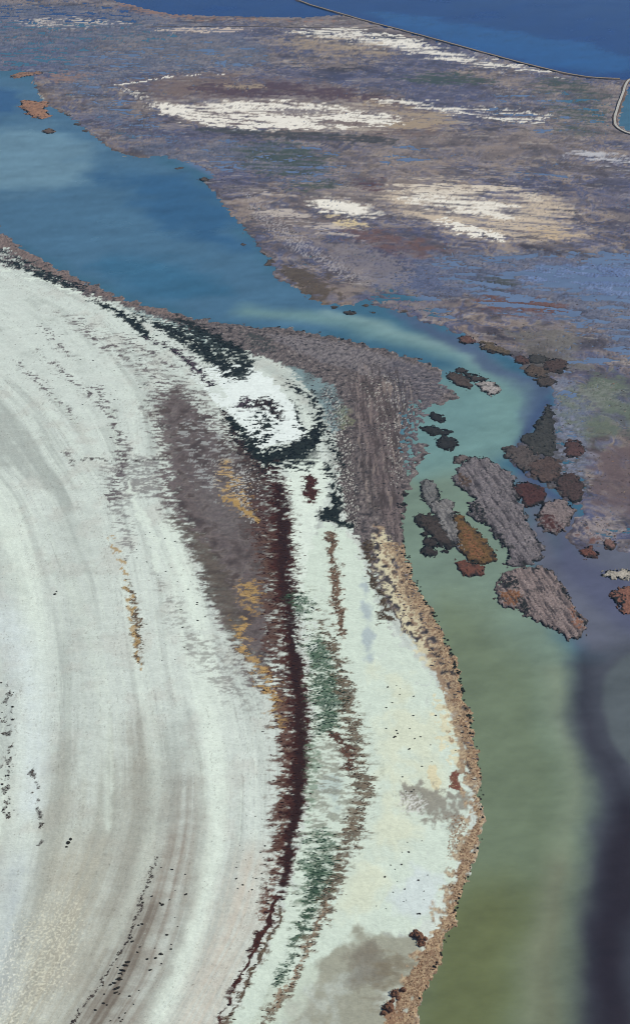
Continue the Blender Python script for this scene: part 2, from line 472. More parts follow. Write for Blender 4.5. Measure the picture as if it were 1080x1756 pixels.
# streaky dark stains upper left
patch([(60, 530), (150, 540), (330, 640), (380, 700), (300, 720), (200, 620)], MAUVE, 25, 0.12, 'stm', 0.10, .5, keep='streak')
for p_, cv in (([(30, 620, 4), (70, 660, 5), (110, 700, 6), (135, 722, 3)], .5), ([(60, 600, 5), (110, 640, 6), (160, 680, 6), (200, 730, 6)], .4), ([(130, 545, 5), (170, 590, 8), (230, 620, 10), (280, 660, 10)], .3),
    ([(75, 560, 5), (100, 590, 6), (130, 620, 4)], .3), ([(160, 660, 4), (190, 700, 5), (205, 760, 9), (214, 800, 12), (190, 860, 12)], .5), ([(215, 580, 6), (280, 620, 8), (340, 650, 8)], .3), ([(115, 775, 3), (118, 795, 4)], .6)):
    band(p_, lin(92, 84, 86), 9, cover=cv, nz='st2', op=.85, keep='streak')
band([(215, 750, 5), (218, 790, 7), (210, 830, 8)], MAUVE, 10, cover=.7, nz='st', sharp=.3, op=.6)
patch([(165, 800), (215, 780), (300, 780), (330, 880), (310, 900), (240, 850), (225, 880), (240, 960), (210, 960), (175, 860)], lin(110, 104, 106), 26, .5, 'st2', .25, .7)
band([(222, 830, 4), (235, 870, 6), (262, 920, 9), (275, 980, 9)], WHITE, 6, nz='flow', sharp=.5, op=.8)
# mauve mud
mpatch([(240, 690), (290, 645), (360, 680), (420, 750), (475, 800), (484, 900), (494, 1000), (486, 1120), (472, 1210), (435, 1190), (392, 1125), (355, 1040),
       (335, 985), (312, 920), (272, 880), (268, 800), (256, 740)], [lin(66, 58, 58), lin(88, 79, 78), lin(106, 97, 96), lin(96, 87, 88), lin(114, 106, 104), lin(80, 70, 68), lin(94, 85, 82)], 54, 'mid', 1, keep='mauve', amt=.2, vary='st2', sharp=.32, edge='st2')
mpatch([(275, 870), (320, 890), (390, 960), (425, 1080), (400, 1115), (360, 1040), (328, 950)], [lin(76, 68, 62), lin(92, 84, 76), lin(102, 94, 86)], 24, 'stm', .85, amt=.14, vary='st2', sharp=.35)
mpatch([(395, 745), (470, 805), (490, 900), (495, 1000), (490, 1110), (465, 1080), (448, 980), (432, 890), (405, 820)], [lin(52, 42, 40), lin(72, 58, 54), lin(88, 74, 68)], 34, 'stm', .9, amt=.2, vary='st3', sharp=.45, edge='st2')
mpatch([(330, 790), (410, 830), (430, 920), (370, 930), (330, 860)], [lin(100, 94, 94), lin(116, 110, 110), lin(92, 84, 86)], 35, 'stm', .7, sharp=.5)
patch([(290, 690), (420, 750), (450, 850), (400, 880), (310, 830)], lin(160, 164, 164), 30, .14, 'st2', .05, .8)
patch([(380, 780), (450, 800), (470, 900), (430, 910), (390, 860)], lin(176, 178, 176), 20, .16, 'st3', .05, .9)
patch([(300, 660), (400, 690), (440, 760), (400, 780), (340, 720)], SALT, 18, .28, 'st', .1, .8)
patch([(250, 950), (330, 1060), (420, 1140), (460, 1230), (400, 1230), (300, 1120)], MAUVE, 40, .42, 'st', .3, .55)
band([(300, 1085, 8), (350, 1080, 9), (405, 1090, 5)], SALT, 10, nz='st', sharp=.4, op=.6)
band([(225, 1000, 5), (238, 1080, 8), (240, 1140, 5)], OLIVE, 8, cover=.6, nz='st', keep='olive')
band([(190, 920, 4), (205, 960, 6), (222, 1010, 6), (232, 1080, 8), (240, 1150, 5)], GOLD, 6, cover=.42, nz='iso', op=.8)
# salt window among the dark saltbush
patch([(310, 630), (400, 622), (440, 632), (475, 655), (505, 695), (520, 735), (530, 748), (520, 760), (480, 765), (440, 770), (410, 740), (380, 700)], lin(230, 240, 238), 10, 1.2, 'iso', .1, 1)
patch([(300, 600), (380, 640), (400, 700), (330, 660)], SALT, 20, .8, 'st', .15, .9)
patch([(490, 790), (530, 775), (562, 800), (566, 850), (545, 880), (545, 980), (560, 1060), (520, 1080), (500, 1000), (497, 900)], WHITE, 10, 1.15, 'iso', .12, 1)
# pale flats between the red band and the river
patch([(545, 890), (600, 910), (640, 990), (660, 1070), (740, 1150), (790, 1230), (812, 1330), (810, 1440), (770, 1540), (720, 1600), (560, 1640), (480, 1756), (380, 1900),
       (380, 1756), (490, 1560), (530, 1350), (530, 1150), (510, 1000)], lin(208, 222, 210), 16, 1.2, 'iso', .2, 1)
patch([(620, 1100), (720, 1160), (780, 1260), (750, 1400), (640, 1560), (560, 1620), (640, 1400), (650, 1250)], CREAM, 60, .8, 'mid', .6, .8)
band([(622, 980, 8), (628, 1060, 9), (632, 1130, 12)], lin(170, 184, 190), 14, nz='mid', sharp=.6, op=.85)
patch([(690, 1480), (740, 1470), (770, 1530), (730, 1590), (660, 1560)], lin(208, 220, 222), 40, .8, 'mid', .5, .8)
patch([(545, 1330), (590, 1320), (600, 1390), (560, 1410)], lin(172, 188, 186), 30, .9, 'mid', .5, .7)
# --- grey mauve marsh of the left bank
LM = [(-900, 150), (-300, 200), (-60, 325), (0, 385), (110, 455), (200, 498), (440, 552), (600, 574), (800, 630), (820, 760), (720, 870), (725, 970), (780, 1070), (815, 1180), (845, 1300), (835, 1350),
       (795, 1335), (786, 1240), (745, 1150), (690, 1085), (655, 1030), (640, 980), (600, 905), (585, 860), (575, 760), (560, 690), (500, 632), (420, 605), (330, 570), (210, 525), (140, 510), (60, 470), (0, 458), (-100, 420), (-400, 330), (-900, 260)]
mpatch(LM, [lin(46, 44, 46), lin(76, 71, 72), lin(104, 96, 96), lin(114, 105, 104), lin(88, 81, 82), lin(150, 142, 138)], 10, 'iso', 1, keep='marsh', amt=.35, edge='iso')
mpatch([(590, 620), (690, 640), (700, 900), (720, 1000), (660, 930), (620, 780)], [lin(82, 72, 74), lin(106, 94, 94), lin(118, 105, 104), lin(92, 82, 84)], 30, 'mid', .75, amt=.25, sharp=.4)
mpatch([(450, 566), (600, 588), (740, 635), (740, 668), (640, 650), (560, 625), (470, 590)], [lin(72, 69, 72), lin(110, 105, 110), lin(138, 132, 134), lin(86, 82, 84)], 14, 'iso', .8, amt=.3, sharp=.3)
mpatch([(640, 600), (760, 635), (780, 670), (740, 700), (715, 800), (690, 830), (680, 720)], [lin(54, 54, 60), lin(84, 82, 92), lin(104, 98, 104), lin(136, 130, 132)], 22, 'st', .75, amt=.3, sharp=.3)
mpatch([(475, 622), (510, 628), (560, 655), (596, 690), (590, 740), (562, 748), (550, 700), (520, 660)], [lin(112, 134, 138), lin(128, 150, 152), lin(104, 118, 118)], 14, 'mid', .95, sharp=.25, amt=.1)
patch([(570, 695), (606, 700), (606, 740), (572, 738)], lin(116, 120, 96), 16, 1, 'iso', .3, .75)
for cl, nzn, cv in ((lin(190, 190, 184), 'sp', .13), (PEAT, 'grain', .3)):
    patch([(545, 640), (600, 700), (612, 800), (625, 900), (600, 910), (568, 860), (556, 740)], cl, 18, cv, nzn, .06, .9)
    patch([(590, 640), (700, 640), (720, 720), (690, 840), (660, 840), (640, 720)], cl, 30, cv * .5, nzn, .06, .8)
mpatch([(-100, 330), (0, 398), (110, 466), (200, 508), (330, 546), (330, 556), (200, 520), (100, 480), (0, 425), (-100, 360)], [lin(110, 94, 90), lin(134, 118, 112), lin(96, 84, 82)], 10, 'iso', .9, edge='iso')
patch([(-60, 395), (0, 420), (80, 460), (150, 500), (140, 510), (60, 478), (0, 460), (-60, 440)], SALT, 8, .4, 'st2', .08, .95)
patch([(200, 520), (280, 545), (340, 560), (420, 600), (380, 610), (300, 580), (230, 545)], TEAL, 12, .6, 'st2', .15, .8)
patch([(220, 530), (300, 570), (380, 610), (400, 640), (330, 625), (260, 570)], SALT, 10, .35, 'st2', .08, .95)
# ridges left by old tides on that marsh
ridge = -1.0 * fbm((GX + .04 * GY) / 3.4 + .1 * WA, (GY - .04 * GX) / 42.0, 4, 211, .6)
ix, d = region([(585, 610), (740, 640), (700, 760), (690, 860), (700, 990), (650, 940), (610, 860), (590, 720)], margin=30)
put(ix, 0.75 * np.clip(d / 20, 0, 1) * sstep(.2, 1.3, ridge[ix] + .5 * NZ['iso'][ix]), PEAT)
put(ix, 0.5 * np.clip(d / 20, 0, 1) * sstep(.6, 1.5, -ridge[ix]), lin(150, 136, 128))
HT[ix] -= 0.12 * np.clip(d / 20, 0, 1) * ridge[ix]
# pale crust blocks and tan bank by the river
band([(645, 905, 8), (660, 950, 14), (680, 1000, 14), (705, 1060, 16), (740, 1130, 14), (775, 1200, 12), (790, 1280, 12), (792, 1330, 10)], TAN, 16, cover=1.15, nz='iso', op=.9, sharp=.25)
patch([(632, 915), (650, 905), (678, 930), (690, 985), (725, 1050), (748, 1120), (760, 1150), (720, 1145), (690, 1090), (655, 1020), (640, 980)], YELLOW, 16, .5, 'iso', .2, .8, keep='crust')
patch([(730, 1190), (790, 1200), (800, 1330), (760, 1310), (740, 1250)], YELLOW, 18, .5, 'iso', .12, .8)
patch([(728, 1318), (748, 1315), (754, 1350), (736, 1358)], YELLOW, 6, 1, 'iso', .15, 1)
band([(700, 930, 12), (715, 985, 14), (740, 1040, 14), (765, 1100, 12), (785, 1160, 9), (798, 1220, 10), (808, 1280, 11), (815, 1330, 10)], RUST * 1.1, 8, cover=.85, nz='iso', op=.9, keep='bank')
patch([(690, 930), (740, 1030), (770, 1110), (740, 1100), (700, 1020)], TAN, 12, .9, 'iso', .2, .8)
band([(691, 870, 2), (694, 935, 2.5), (705, 970, 2.5), (716, 995, 2.5), (729, 1025, 2.5), (749, 1055, 2.5), (760, 1078, 2.5), (771, 1105, 2.5), (784, 1140, 2.5), (794, 1175, 2.5), (804, 1210, 2.5), (812, 1250, 2.5), (821, 1300, 2), (827, 1330, 2)], BLACK, 4, cover=.9, nz='grain', keep='dark')
band([(440, 558, 2), (510, 562, 2.5), (600, 581, 2.5), (680, 602, 2.5), (735, 622, 2.5)], BLACK, 4, cover=.9, nz='grain', keep='dark')
band([(628, 930, 5), (634, 990, 7), (655, 1020, 7), (662, 1060, 10)], OLIVE * .6, 6, cover=.9, nz='iso', keep='olive')
band([(655, 1015, 3), (690, 1080, 3), (740, 1095, 3)], OLIVE, 6, cover=.6, nz='iso')
# grey mud and the low river bank at the south end
patch([(670, 1345), (730, 1335), (760, 1360), (800, 1340), (828, 1358), (828, 1382), (800, 1400), (790, 1430), (740, 1420), (690, 1400)], MUD, 30, 1, 'iso', .35, .9)
patch([(690, 1350), (740, 1370), (720, 1410), (680, 1390)], lin(210, 212, 208), 14, .42, 'sp', .07, .9)
patch([(545, 1650), (580, 1610), (620, 1575), (660, 1600), (720, 1590), (730, 1650), (735, 1720), (720, 1800), (600, 2050), (380, 2050), (470, 1756)], lin(156, 157, 142), 22, 1.1, 'mid', .45, .95)
patch([(600, 1620), (680, 1640), (650, 1700), (600, 1680)], lin(124, 118, 106), 40, .7, 'flow', .4, .8, wide=True)
patch([(640, 1630), (710, 1620), (720, 1690), (640, 1756), (620, 1700)], lin(128, 120, 102), 40, .7, 'stm', .4, .8, wide=True)
patch([(440, 1720), (500, 1660), (545, 1650), (550, 1720), (480, 1800), (380, 1900)], lin(196, 208, 194), 20, 1, 'mid', .4, .8)
patch([(500, 1700), (580, 1690), (600, 1720), (540, 1756), (480, 1800)], lin(172, 174, 166), 40, .8, 'mid', .5, .7)
band([(815, 1375, 8), (818, 1420, 9), (800, 1470, 12), (790, 1510, 12), (775, 1560, 13), (758, 1605, 17), (735, 1650, 20), (715, 1690, 20), (692, 1725, 26), (675, 1775, 34), (660, 1900, 40)], RUST, 9, cover=.95, nz='iso', op=.95, keep='bank')
patch([(770, 1385), (805, 1400), (800, 1450), (770, 1480), (765, 1430)], RUST, 14, .5, 'sp', .1, .7, keep='bank')
patch([(770, 1325), (792, 1320), (797, 1350), (785, 1362), (770, 1355)], lin(118, 74, 62), 8, 1, 'iso', .15, 1, keep='bank')
shore = (dw < 2) & (PX.ravel() < 900) & (PY.ravel() > 930) & (PX.ravel() > 600)
dsh = np.clip(-dw, 0, 100)
wid = 10 + 16 * NZ['mid'] + 8 * sstep(1560, 1700, PY.ravel())
m_ = shore * sstep(.0, .3, NZ['iso'] - np.clip((dsh - wid) / 26, 0, 1.2) ) * (dsh < 60)
ixs = np.nonzero(m_ > .02)[0]
mosaic(ixs, m_[ixs] * .85, [lin(104, 84, 68), lin(136, 112, 90), lin(158, 136, 110), lin(186, 168, 138), lin(128, 98, 78)], NZ['grain'], 'iso', .25)
MASK['bank2'] = (m_ * (dsh < wid)).astype(np.float32)
# --- plant bands
patch([(262, 548), (330, 560), (400, 588), (442, 612), (428, 650), (396, 656), (368, 632), (318, 602), (275, 570)], lin(36, 46, 44), 14, .72, 'st', .15, .95, keep='dark')
patch([(395, 560), (470, 575), (480, 610), (440, 610)], lin(60, 66, 66), 18, .5, 'st2', .2, .8)
band([(300, 545, 8), (360, 575, 12), (400, 600, 14), (425, 625, 12), (400, 640, 16)], BLACK, 10, cover=.85, nz='st', op=.95, keep='dark')
band([(160, 516, 4), (200, 532, 7), (235, 560, 10), (255, 580, 4)], BLACK, 5, cover=1, nz='st', keep='dark')
band([(225, 538, 5), (290, 565, 9), (350, 600, 13), (390, 630, 18)], BLACK, 8, cover=.75, nz='st', keep='dark')
band([(255, 580, 5), (300, 600, 8), (330, 625, 9), (360, 660, 6)], DKMAUVE * .8, 8, cover=.7, nz='st', keep='dark')
band([(-20, 440, 5), (30, 455, 8), (80, 476, 9), (120, 492, 8), (150, 500, 4)], BLACK * 1.2, 6, cover=.7, nz='st', keep='dark')
band([(-20, 425, 3), (50, 450, 4), (100, 478, 5), (150, 492, 3)], BLACK * 1.2, 4, cover=.8, nz='st', keep='dark')
band([(0, 462, 6), (60, 478, 7), (120, 500, 7), (200, 520, 5)], WHITE, 6, cover=.45, nz='stm', op=.9)
band([(483, 650, 4), (508, 670, 8), (532, 676, 9), (547, 708, 8), (547, 740, 12), (530, 762, 24), (492, 780, 28), (445, 786, 17), (408, 757, 10), (390, 715, 5)], BLACK, 14, cover=.82, nz='st', keep='dark', lo='iso', q=.75)
band([(546, 722, 7), (542, 748, 14), (515, 772, 24), (480, 785, 26), (440, 788, 14), (418, 770, 8)], lin(24, 31, 30), 16, cover=1.1, nz='st', keep='dark', lo='iso', q=.35)
band([(460, 800, 12), (500, 805, 10), (530, 795, 8)], lin(44, 44, 42), 16, cover=.7, nz='st2', keep='dark', q=.5)
band([(555, 735, 5), (570, 770, 9), (590, 800, 6)], lin(40, 46, 44), 12, cover=.6, nz='grain', keep='dark', lo='iso', q=.7)
band([(505, 690, 3), (512, 725, 4), (520, 745, 3)], BLACK, 5, cover=.7, nz='st', keep='dark')
band([(383, 705, 8), (410, 755, 12), (440, 800, 14), (475, 830, 12)], lin(58, 44, 42), 16, cover=.7, nz='st', keep='dark')
patch([(490, 745), (545, 745), (560, 800), (500, 815), (430, 800)], lin(40, 48, 46), 24, .6, 'st2', .15, .7)
patch([(430, 690), (450, 678), (475, 690), (488, 715), (480, 730), (465, 705), (440, 705)], lin(52, 42, 42), 9, .75, 'st', keep='dark', lo='iso', q=.8)
patch([(432, 700), (465, 705), (482, 740), (455, 775), (428, 765)], BLACK, 14, .48, 'st2', keep='dark', lo='iso', q=.8)
patch([(400, 690), (430, 680), (430, 705), (408, 705)], DKMAUVE * .7, 8, .7, 'st', keep='dark')
patch([(525, 815), (540, 812), (542, 850), (534, 868), (520, 850)], RED, 5, .95, 'iso', keep='red')
band([(560, 800, 6), (575, 830, 7), (578, 870, 14), (560, 885, 16), (600, 905, 8)], BLACK, 10, cover=.8, nz='iso', keep='dark')
band([(395, 720, 10), (430, 760, 14), (460, 800, 10)], BLACK, 12, cover=.8, nz='st', keep='dark')
# red band
band([(440, 850, 22), (455, 950, 22), (465, 1040, 20), (472, 1130, 26), (488, 1220, 26), (488, 1310, 18), (480, 1420, 16), (470, 1500, 18), (455, 1560, 12)], lin(78, 56, 52), 30, cover=.85, nz='st2', op=.9, keep='red')
band([(480, 1180, 14), (492, 1240, 18), (492, 1310, 16), (486, 1400, 12), (474, 1500, 14), (450, 1570, 12)], lin(110, 74, 56), 18, cover=.55, nz='st3', op=.8)
REDL = [(470, 805, 12), (482, 860, 20), (486, 920, 22), (488, 990, 23), (497, 1060, 20), (506, 1130, 22), (516, 1210, 23), (516, 1290, 22), (508, 1370, 21), (501, 1430, 19), (492, 1490, 16), (482, 1540, 8)]
band([(x - 24, y, w_ * 1.3) for x, y, w_ in REDL if y > 900], lin(104, 82, 70), 40, cover=.7, nz='st2', sharp=.45, op=.75)
band([(x - 2, y, w_ * 1.05) for x, y, w_ in REDL], RED, 24, cover=1.0, nz='st', keep='red', q=.3, sharp=.3)
band([(x, y, w_ * .55) for x, y, w_ in REDL], lin(44, 25, 21), 12, cover=.95, nz='st2', q=.3, sharp=.3, op=.9)
band([(478, 1540, 5), (450, 1600, 5), (425, 1650, 5), (395, 1710, 4), (375, 1756, 4), (320, 1900, 4)], RED, 5, cover=.9, nz='iso', keep='red')
band([(485, 1560, 3), (455, 1620, 4), (425, 1680, 5), (395, 1745, 4), (340, 1900, 4)], OLIVE * .8, 5, cover=.8, nz='iso', keep='olive')
for pts, cv in [([(378, 785), (400, 800), (425, 840), (435, 885), (425, 893), (395, 865), (378, 845), (372, 815)], .55),
            ([(404, 992), (440, 995), (450, 1030), (446, 1052), (425, 1050), (405, 1020)], .8),
            ([(404, 1045), (425, 1050), (425, 1100), (450, 1145), (470, 1175), (455, 1180), (425, 1140), (405, 1100)], .85),
            ([(440, 1150), (475, 1160), (490, 1230), (480, 1260), (455, 1210)], .5)]:
    patch(pts, GOLD, 14, cv * .72, 'st2', .22, .8, keep='gold', lo='iso', q=.7)
band([(375, 850, 3), (410, 868, 5), (440, 895, 5)], GOLD, 5, nz='iso', cover=.9)
# thin mixed scrub between the red band and the crust
mpatch([(505, 1000), (545, 1005), (575, 1090), (620, 1180), (655, 1300), (650, 1410), (600, 1500), (560, 1580), (510, 1640), (490, 1600), (515, 1450), (525, 1300), (515, 1120)], [lin(92, 96, 80), lin(132, 128, 112), lin(104, 92, 78), lin(150, 156, 140)], 34, 'st2', .7, edge='st2', cover=.3, sharp=.3)
# green band
patch([(492, 1015), (540, 1020), (545, 1060), (520, 1070), (500, 1050)], lin(66, 94, 74), 16, .7, 'st', .2, .85, keep='green')
patch([(520, 1090), (560, 1085), (590, 1150), (600, 1220), (570, 1270), (535, 1250), (530, 1170)], lin(56, 86, 64), 24, .8, 'st', .25, .85, keep='green')
patch([(520, 1420), (575, 1420), (590, 1480), (560, 1560), (530, 1620), (505, 1610), (510, 1500)], lin(80, 106, 86), 24, .66, 'st', .2, .8, keep='green')
band([(545, 1490, 10), (535, 1540, 12), (515, 1600, 10), (500, 1640, 8), (475, 1690, 7)], GREEN, 10, cover=.75, nz='st', op=.85, keep='green')
patch([(520, 1250), (560, 1280), (540, 1420), (520, 1420)], lin(110, 132, 112), 18, .5, 'st', .2, .7)
patch([(498, 1060), (560, 1000), (530, 1180), (505, 1120)], SALT, 8, .25, 'st', .08, .9)
# brown olive band
band([(567, 915, 7), (572, 970, 8), (580, 1040, 9), (584, 1085, 7)], lin(112, 92, 76), 7, cover=.95, nz='iso', keep='olive')
band([(545, 1050, 4), (560, 1080, 8), (585, 1150, 14), (600, 1230, 18), (610, 1290, 18), (622, 1340, 20), (618, 1400, 20), (595, 1450, 18), (575, 1510, 14), (555, 1570, 12), (530, 1620, 10), (505, 1670, 10), (480, 1720, 10), (450, 1756, 9), (380, 1900, 10)],
     OLIVE, 16, cover=.72, nz='st', op=.9, keep='olive')
band([(570, 1260, 8), (598, 1290, 12), (600, 1320, 10)], lin(86, 62, 50), 10, cover=.9, nz='st', keep='olive')
band([(565, 1550, 6), (540, 1600, 7), (510, 1660, 7), (470, 1725, 7)], TAN, 8, cover=.5, nz='sp', op=.8)
# debris lines on the flat
band([(268, 1475, 4), (245, 1545, 5), (222, 1610, 4), (195, 1650, 4), (160, 1705, 4), (125, 1756, 4), (40, 1900, 4)], PEAT, 6, cover=.55, nz='sp', op=.9, keep='debris')
patch([(0, 1170), (25, 1180), (25, 1400), (0, 1420)], PEAT, 14, .22, 'iso', .1, .6, keep='debris')
band([(58, 1310, 4), (62, 1360, 5), (75, 1400, 6), (65, 1450, 4)], PEAT, 8, cover=.42, nz='iso', op=.7, keep='debris')
band([(100, 791, 1.2), (180, 789, 1.2), (225, 792, 1.6), (280, 789, 1.4)], PEAT, 3, cover=1.2, nz='mid', op=.9)
# --- the far marsh beyond the river
FAR = [(-900, -386), (-900, 88), (0, 120), (60, 132), (110, 195), (205, 262), (330, 281), (372, 335), (475, 460), (466, 470), (545, 521), (622, 515), (735, 556), (825, 598),
       (890, 620), (950, 668), (930, 720), (868, 770), (880, 800), (1000, 860), (975, 930), (1010, 958), (1080, 946), (2300, 1150), (2300, -386)]
fi, fd = region(FAR, margin=60)
fm = np.clip(fd / 6 + 3.0, 0, 1)
NZ['sw'] = uni(fbm(GX / 150.0 + .25 * fbm(GX / 90.0, TY / 70.0, 3, 301), TY / 85.0 + .3 * fbm(GX / 90.0, TY / 70.0, 3, 311), 6, 321, .6))
mosaic(fi, fm, [lin(54, 50, 58), lin(90, 80, 82), lin(126, 110, 100), lin(100, 98, 112), lin(80, 80, 98), lin(130, 112, 98), lin(150, 134, 120), lin(104, 102, 118), lin(86, 74, 72), lin(124, 118, 122)], NZ['sw'], 'fst2', .17)  # mauve and blue greys in the palette stand in for haze and sky reflection
put(fi, fm * .55 * sstep(.5, .9, NZ['huge'][fi]), lin(82, 82, 104))
put(fi, fm * .45 * sstep(.45, .1, NZ['huge'][fi]), lin(146, 130, 118))
put(fi, fm * .5 * sstep(.66, .88, NZ['far'][fi]), lin(72, 66, 70))
put(fi, fm * .35 * sstep(.3, .1, NZ['far'][fi]), lin(160, 142, 124))
put(fi, fm * .4 * sstep(.86, .97, NZ['fst3'][fi]), lin(190, 178, 162))
put(fi, fm * .45 * sstep(.16, .05, NZ['fst2'][fi]), lin(58, 54, 56))
fm = np.clip(fd / 6 + .5, 0, 1)
MASK['farmarsh'] = np.zeros(N, np.float32); MASK['farmarsh'][fi] = fm
def fpatch(pts, c, soft=12, cover=.8, nz='far', sharp=.1, op=.9):
    return patch(pts, c, soft * 2.6, cover * .92, {'stm': 'fst3', 'far': 'fst2'}.get(nz, nz), sharp * 2.0, op, wide=True, lo='far2', q=.6)
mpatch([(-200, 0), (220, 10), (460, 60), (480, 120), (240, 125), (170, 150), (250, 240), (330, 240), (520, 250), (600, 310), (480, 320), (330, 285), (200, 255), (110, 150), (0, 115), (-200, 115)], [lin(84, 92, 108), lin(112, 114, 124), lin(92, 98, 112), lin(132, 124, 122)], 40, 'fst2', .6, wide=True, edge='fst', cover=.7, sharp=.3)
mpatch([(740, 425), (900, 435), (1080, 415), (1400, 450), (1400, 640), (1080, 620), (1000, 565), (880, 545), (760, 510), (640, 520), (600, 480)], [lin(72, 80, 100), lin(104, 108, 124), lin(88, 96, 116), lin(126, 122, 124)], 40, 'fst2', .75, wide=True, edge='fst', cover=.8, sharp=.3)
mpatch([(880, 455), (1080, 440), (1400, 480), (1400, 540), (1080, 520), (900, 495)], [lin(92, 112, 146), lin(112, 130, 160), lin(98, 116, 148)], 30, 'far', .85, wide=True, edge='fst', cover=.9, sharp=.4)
mpatch([(940, 640), (1010, 655), (1010, 850), (960, 860), (930, 760)], [lin(92, 100, 116), lin(120, 124, 132), lin(100, 104, 116)], 14, 'iso', .7, edge='iso', sharp=.3)
patch([(400, 325), (450, 335), (540, 420), (640, 470), (640, 500), (540, 460), (450, 400)], lin(172, 164, 160), 30, .3, 'grain', .12, .75)
patch([(560, 410), (700, 440), (720, 490), (640, 500), (560, 450)], lin(138, 126, 120), 30, .7, 'iso', .3, .7)
# upper salt oval
fpatch([(210, 140), (290, 128), (420, 126), (640, 150), (760, 200), (800, 225), (640, 240), (430, 232), (320, 210), (250, 175)], FBROWN, 20, 1, 'mid', .4, .8)
fpatch([(290, 148), (450, 135), (640, 155), (700, 180), (560, 176), (380, 172)], lin(84, 62, 66), 12, .85, 'stm', .15)
fpatch([(190, 150), (240, 160), (270, 195), (370, 228), (540, 235), (740, 225), (820, 215), (760, 190), (600, 168), (400, 165), (280, 168)], lin(186, 174, 158), 16, .5, 'stm', .3, .8)
band([(205, 148, 4), (240, 165, 5), (275, 185, 5), (330, 208, 5)], FWHITE, 9, cover=.7, nz='fst3', sharp=.3, op=.8, wide=True)
band([(200, 146, 4), (235, 142, 4), (300, 130, 2.5), (400, 127, 2)], FWHITE, 4, cover=1, nz='stm', op=.95)
fpatch([(252, 176), (300, 178), (400, 174), (470, 175), (560, 177), (640, 194), (720, 206), (640, 218), (545, 224), (430, 228), (365, 218), (305, 203), (268, 190)], FWHITE, 7, .5, 'stm', .12, 1)
fpatch([(335, 203), (400, 196), (480, 196), (545, 202), (560, 216), (470, 222), (390, 222), (345, 212)], FWHITE, 5, .95, 'stm', .14, 1)
fpatch([(390, 176), (480, 174), (575, 180), (560, 190), (470, 188), (400, 186)], FWHITE, 4, .95, 'stm', .14, 1)
fpatch([(262, 177), (300, 178), (345, 186), (335, 198), (290, 196), (270, 187)], FWHITE, 4, 1.1, 'stm', .15, 1)
fpatch([(560, 196), (640, 192), (710, 205), (640, 212), (560, 208)], FWHITE, 5, .85, 'stm', .12, 1)
fpatch([(370, 145), (440, 140), (460, 152), (400, 155)], FTAN, 5, .9, 'stm')
fpatch([(580, 160), (700, 180), (760, 190), (800, 215), (740, 225), (640, 225), (700, 205), (640, 185)], FTAN, 8, .6, 'stm', .12)
fpatch([(590, 165), (760, 175), (900, 190), (980, 205), (900, 215), (800, 200), (640, 180)], FWHITE, 10, .32, 'stm', .1)
fpatch([(320, 215), (540, 225), (700, 235), (680, 250), (480, 240), (340, 230)], lin(60, 60, 58), 8, .8, 'stm', .2)
for p_ in ([(262, 186, 1.6), (330, 180, 1.4), (420, 186, 1.6), (520, 184, 1.2)], [(380, 200, 1.2), (460, 196, 1.8), (560, 200, 1.6), (640, 198, 1.4)], [(300, 196, 1.4), (380, 208, 1.2), (470, 212, 1.5), (560, 208, 1.3)], [(420, 220, 1.4), (500, 214, 1.6), (600, 208, 1.6), (700, 214, 1.4)]):
    band(p_, lin(92, 78, 74), 8, cover=.75, nz='fst3', sharp=.25, op=.85, wide=True, lo='far2')
fpatch([(440, 186), (560, 184), (600, 196), (500, 200)], lin(120, 104, 98), 6, .5, 'stm', .15)
# lower salt fan
fpatch([(430, 340), (540, 330), (660, 350), (760, 385), (880, 425), (1010, 400), (960, 330), (800, 300), (640, 312)], lin(178, 164, 148), 24, .5, 'stm', .3, .8)
fpatch([(520, 345), (545, 338), (600, 344), (650, 362), (660, 372), (610, 374), (560, 366)], FWHITE, 8, 1.0, 'stm', .3, 1)
patch([(525, 345), (560, 340), (605, 348), (645, 362), (600, 370), (560, 362)], FWHITE, 14, 1.2, 'fst3', .3, 1, lo='far2', q=.2)
fpatch([(640, 325), (700, 311), (800, 309), (880, 314), (965, 345), (1005, 385), (985, 412), (900, 417), (820, 412), (750, 396), (690, 376), (650, 355)], lin(204, 188, 168), 18, .6, 'stm', .25, .85)
fpatch([(660, 330), (760, 318), (880, 345), (900, 380), (760, 370), (690, 350)], FWHITE, 12, .55, 'stm', .14)
fpatch([(640, 318), (760, 310), (900, 325), (960, 350), (820, 345), (700, 335)], lin(214, 204, 190), 8, .5, 'stm', .15)
fpatch([(740, 378), (790, 380), (830, 395), (900, 412), (840, 413), (780, 398)], FWHITE, 6, .95, 'stm', .12, 1)
fpatch([(880, 390), (990, 385), (990, 412), (900, 415)], lin(196, 172, 138), 10, .6, 'stm', .2, .8)
fpatch([(540, 360), (600, 375), (640, 390), (580, 395)], lin(214, 196, 156), 8, .6, 'stm')
fpatch([(420, 330), (500, 335), (530, 370), (640, 400), (620, 420), (520, 395), (440, 370)], lin(190, 180, 172), 16, .42, 'stm', .12)
fpatch([(570, 398), (640, 385), (740, 410), (785, 440), (720, 447), (620, 425)], lin(112, 80, 68), 16, .7, 'far', .3, .8)
fpatch([(590, 310), (650, 300), (680, 320), (640, 335)], lin(86, 58, 62), 10, .9, 'stm', .2)
for p_ in ([(600, 345, 1.4), (680, 348, 1.6), (780, 340, 1.2)], [(650, 330, 1.2), (760, 335, 1.5), (900, 350, 1.4), (980, 372, 1.2)], [(680, 365, 1.4), (800, 368, 1.6), (920, 388, 1.4)], [(700, 380, 1.5), (760, 385, 1.4), (880, 400, 1.4)], [(820, 325, 1.2), (900, 338, 1.4), (970, 352, 1.2)]):
    band(p_, lin(120, 102, 92), 10, cover=.7, nz='fst3', sharp=.25, op=.8, wide=True, lo='far2')
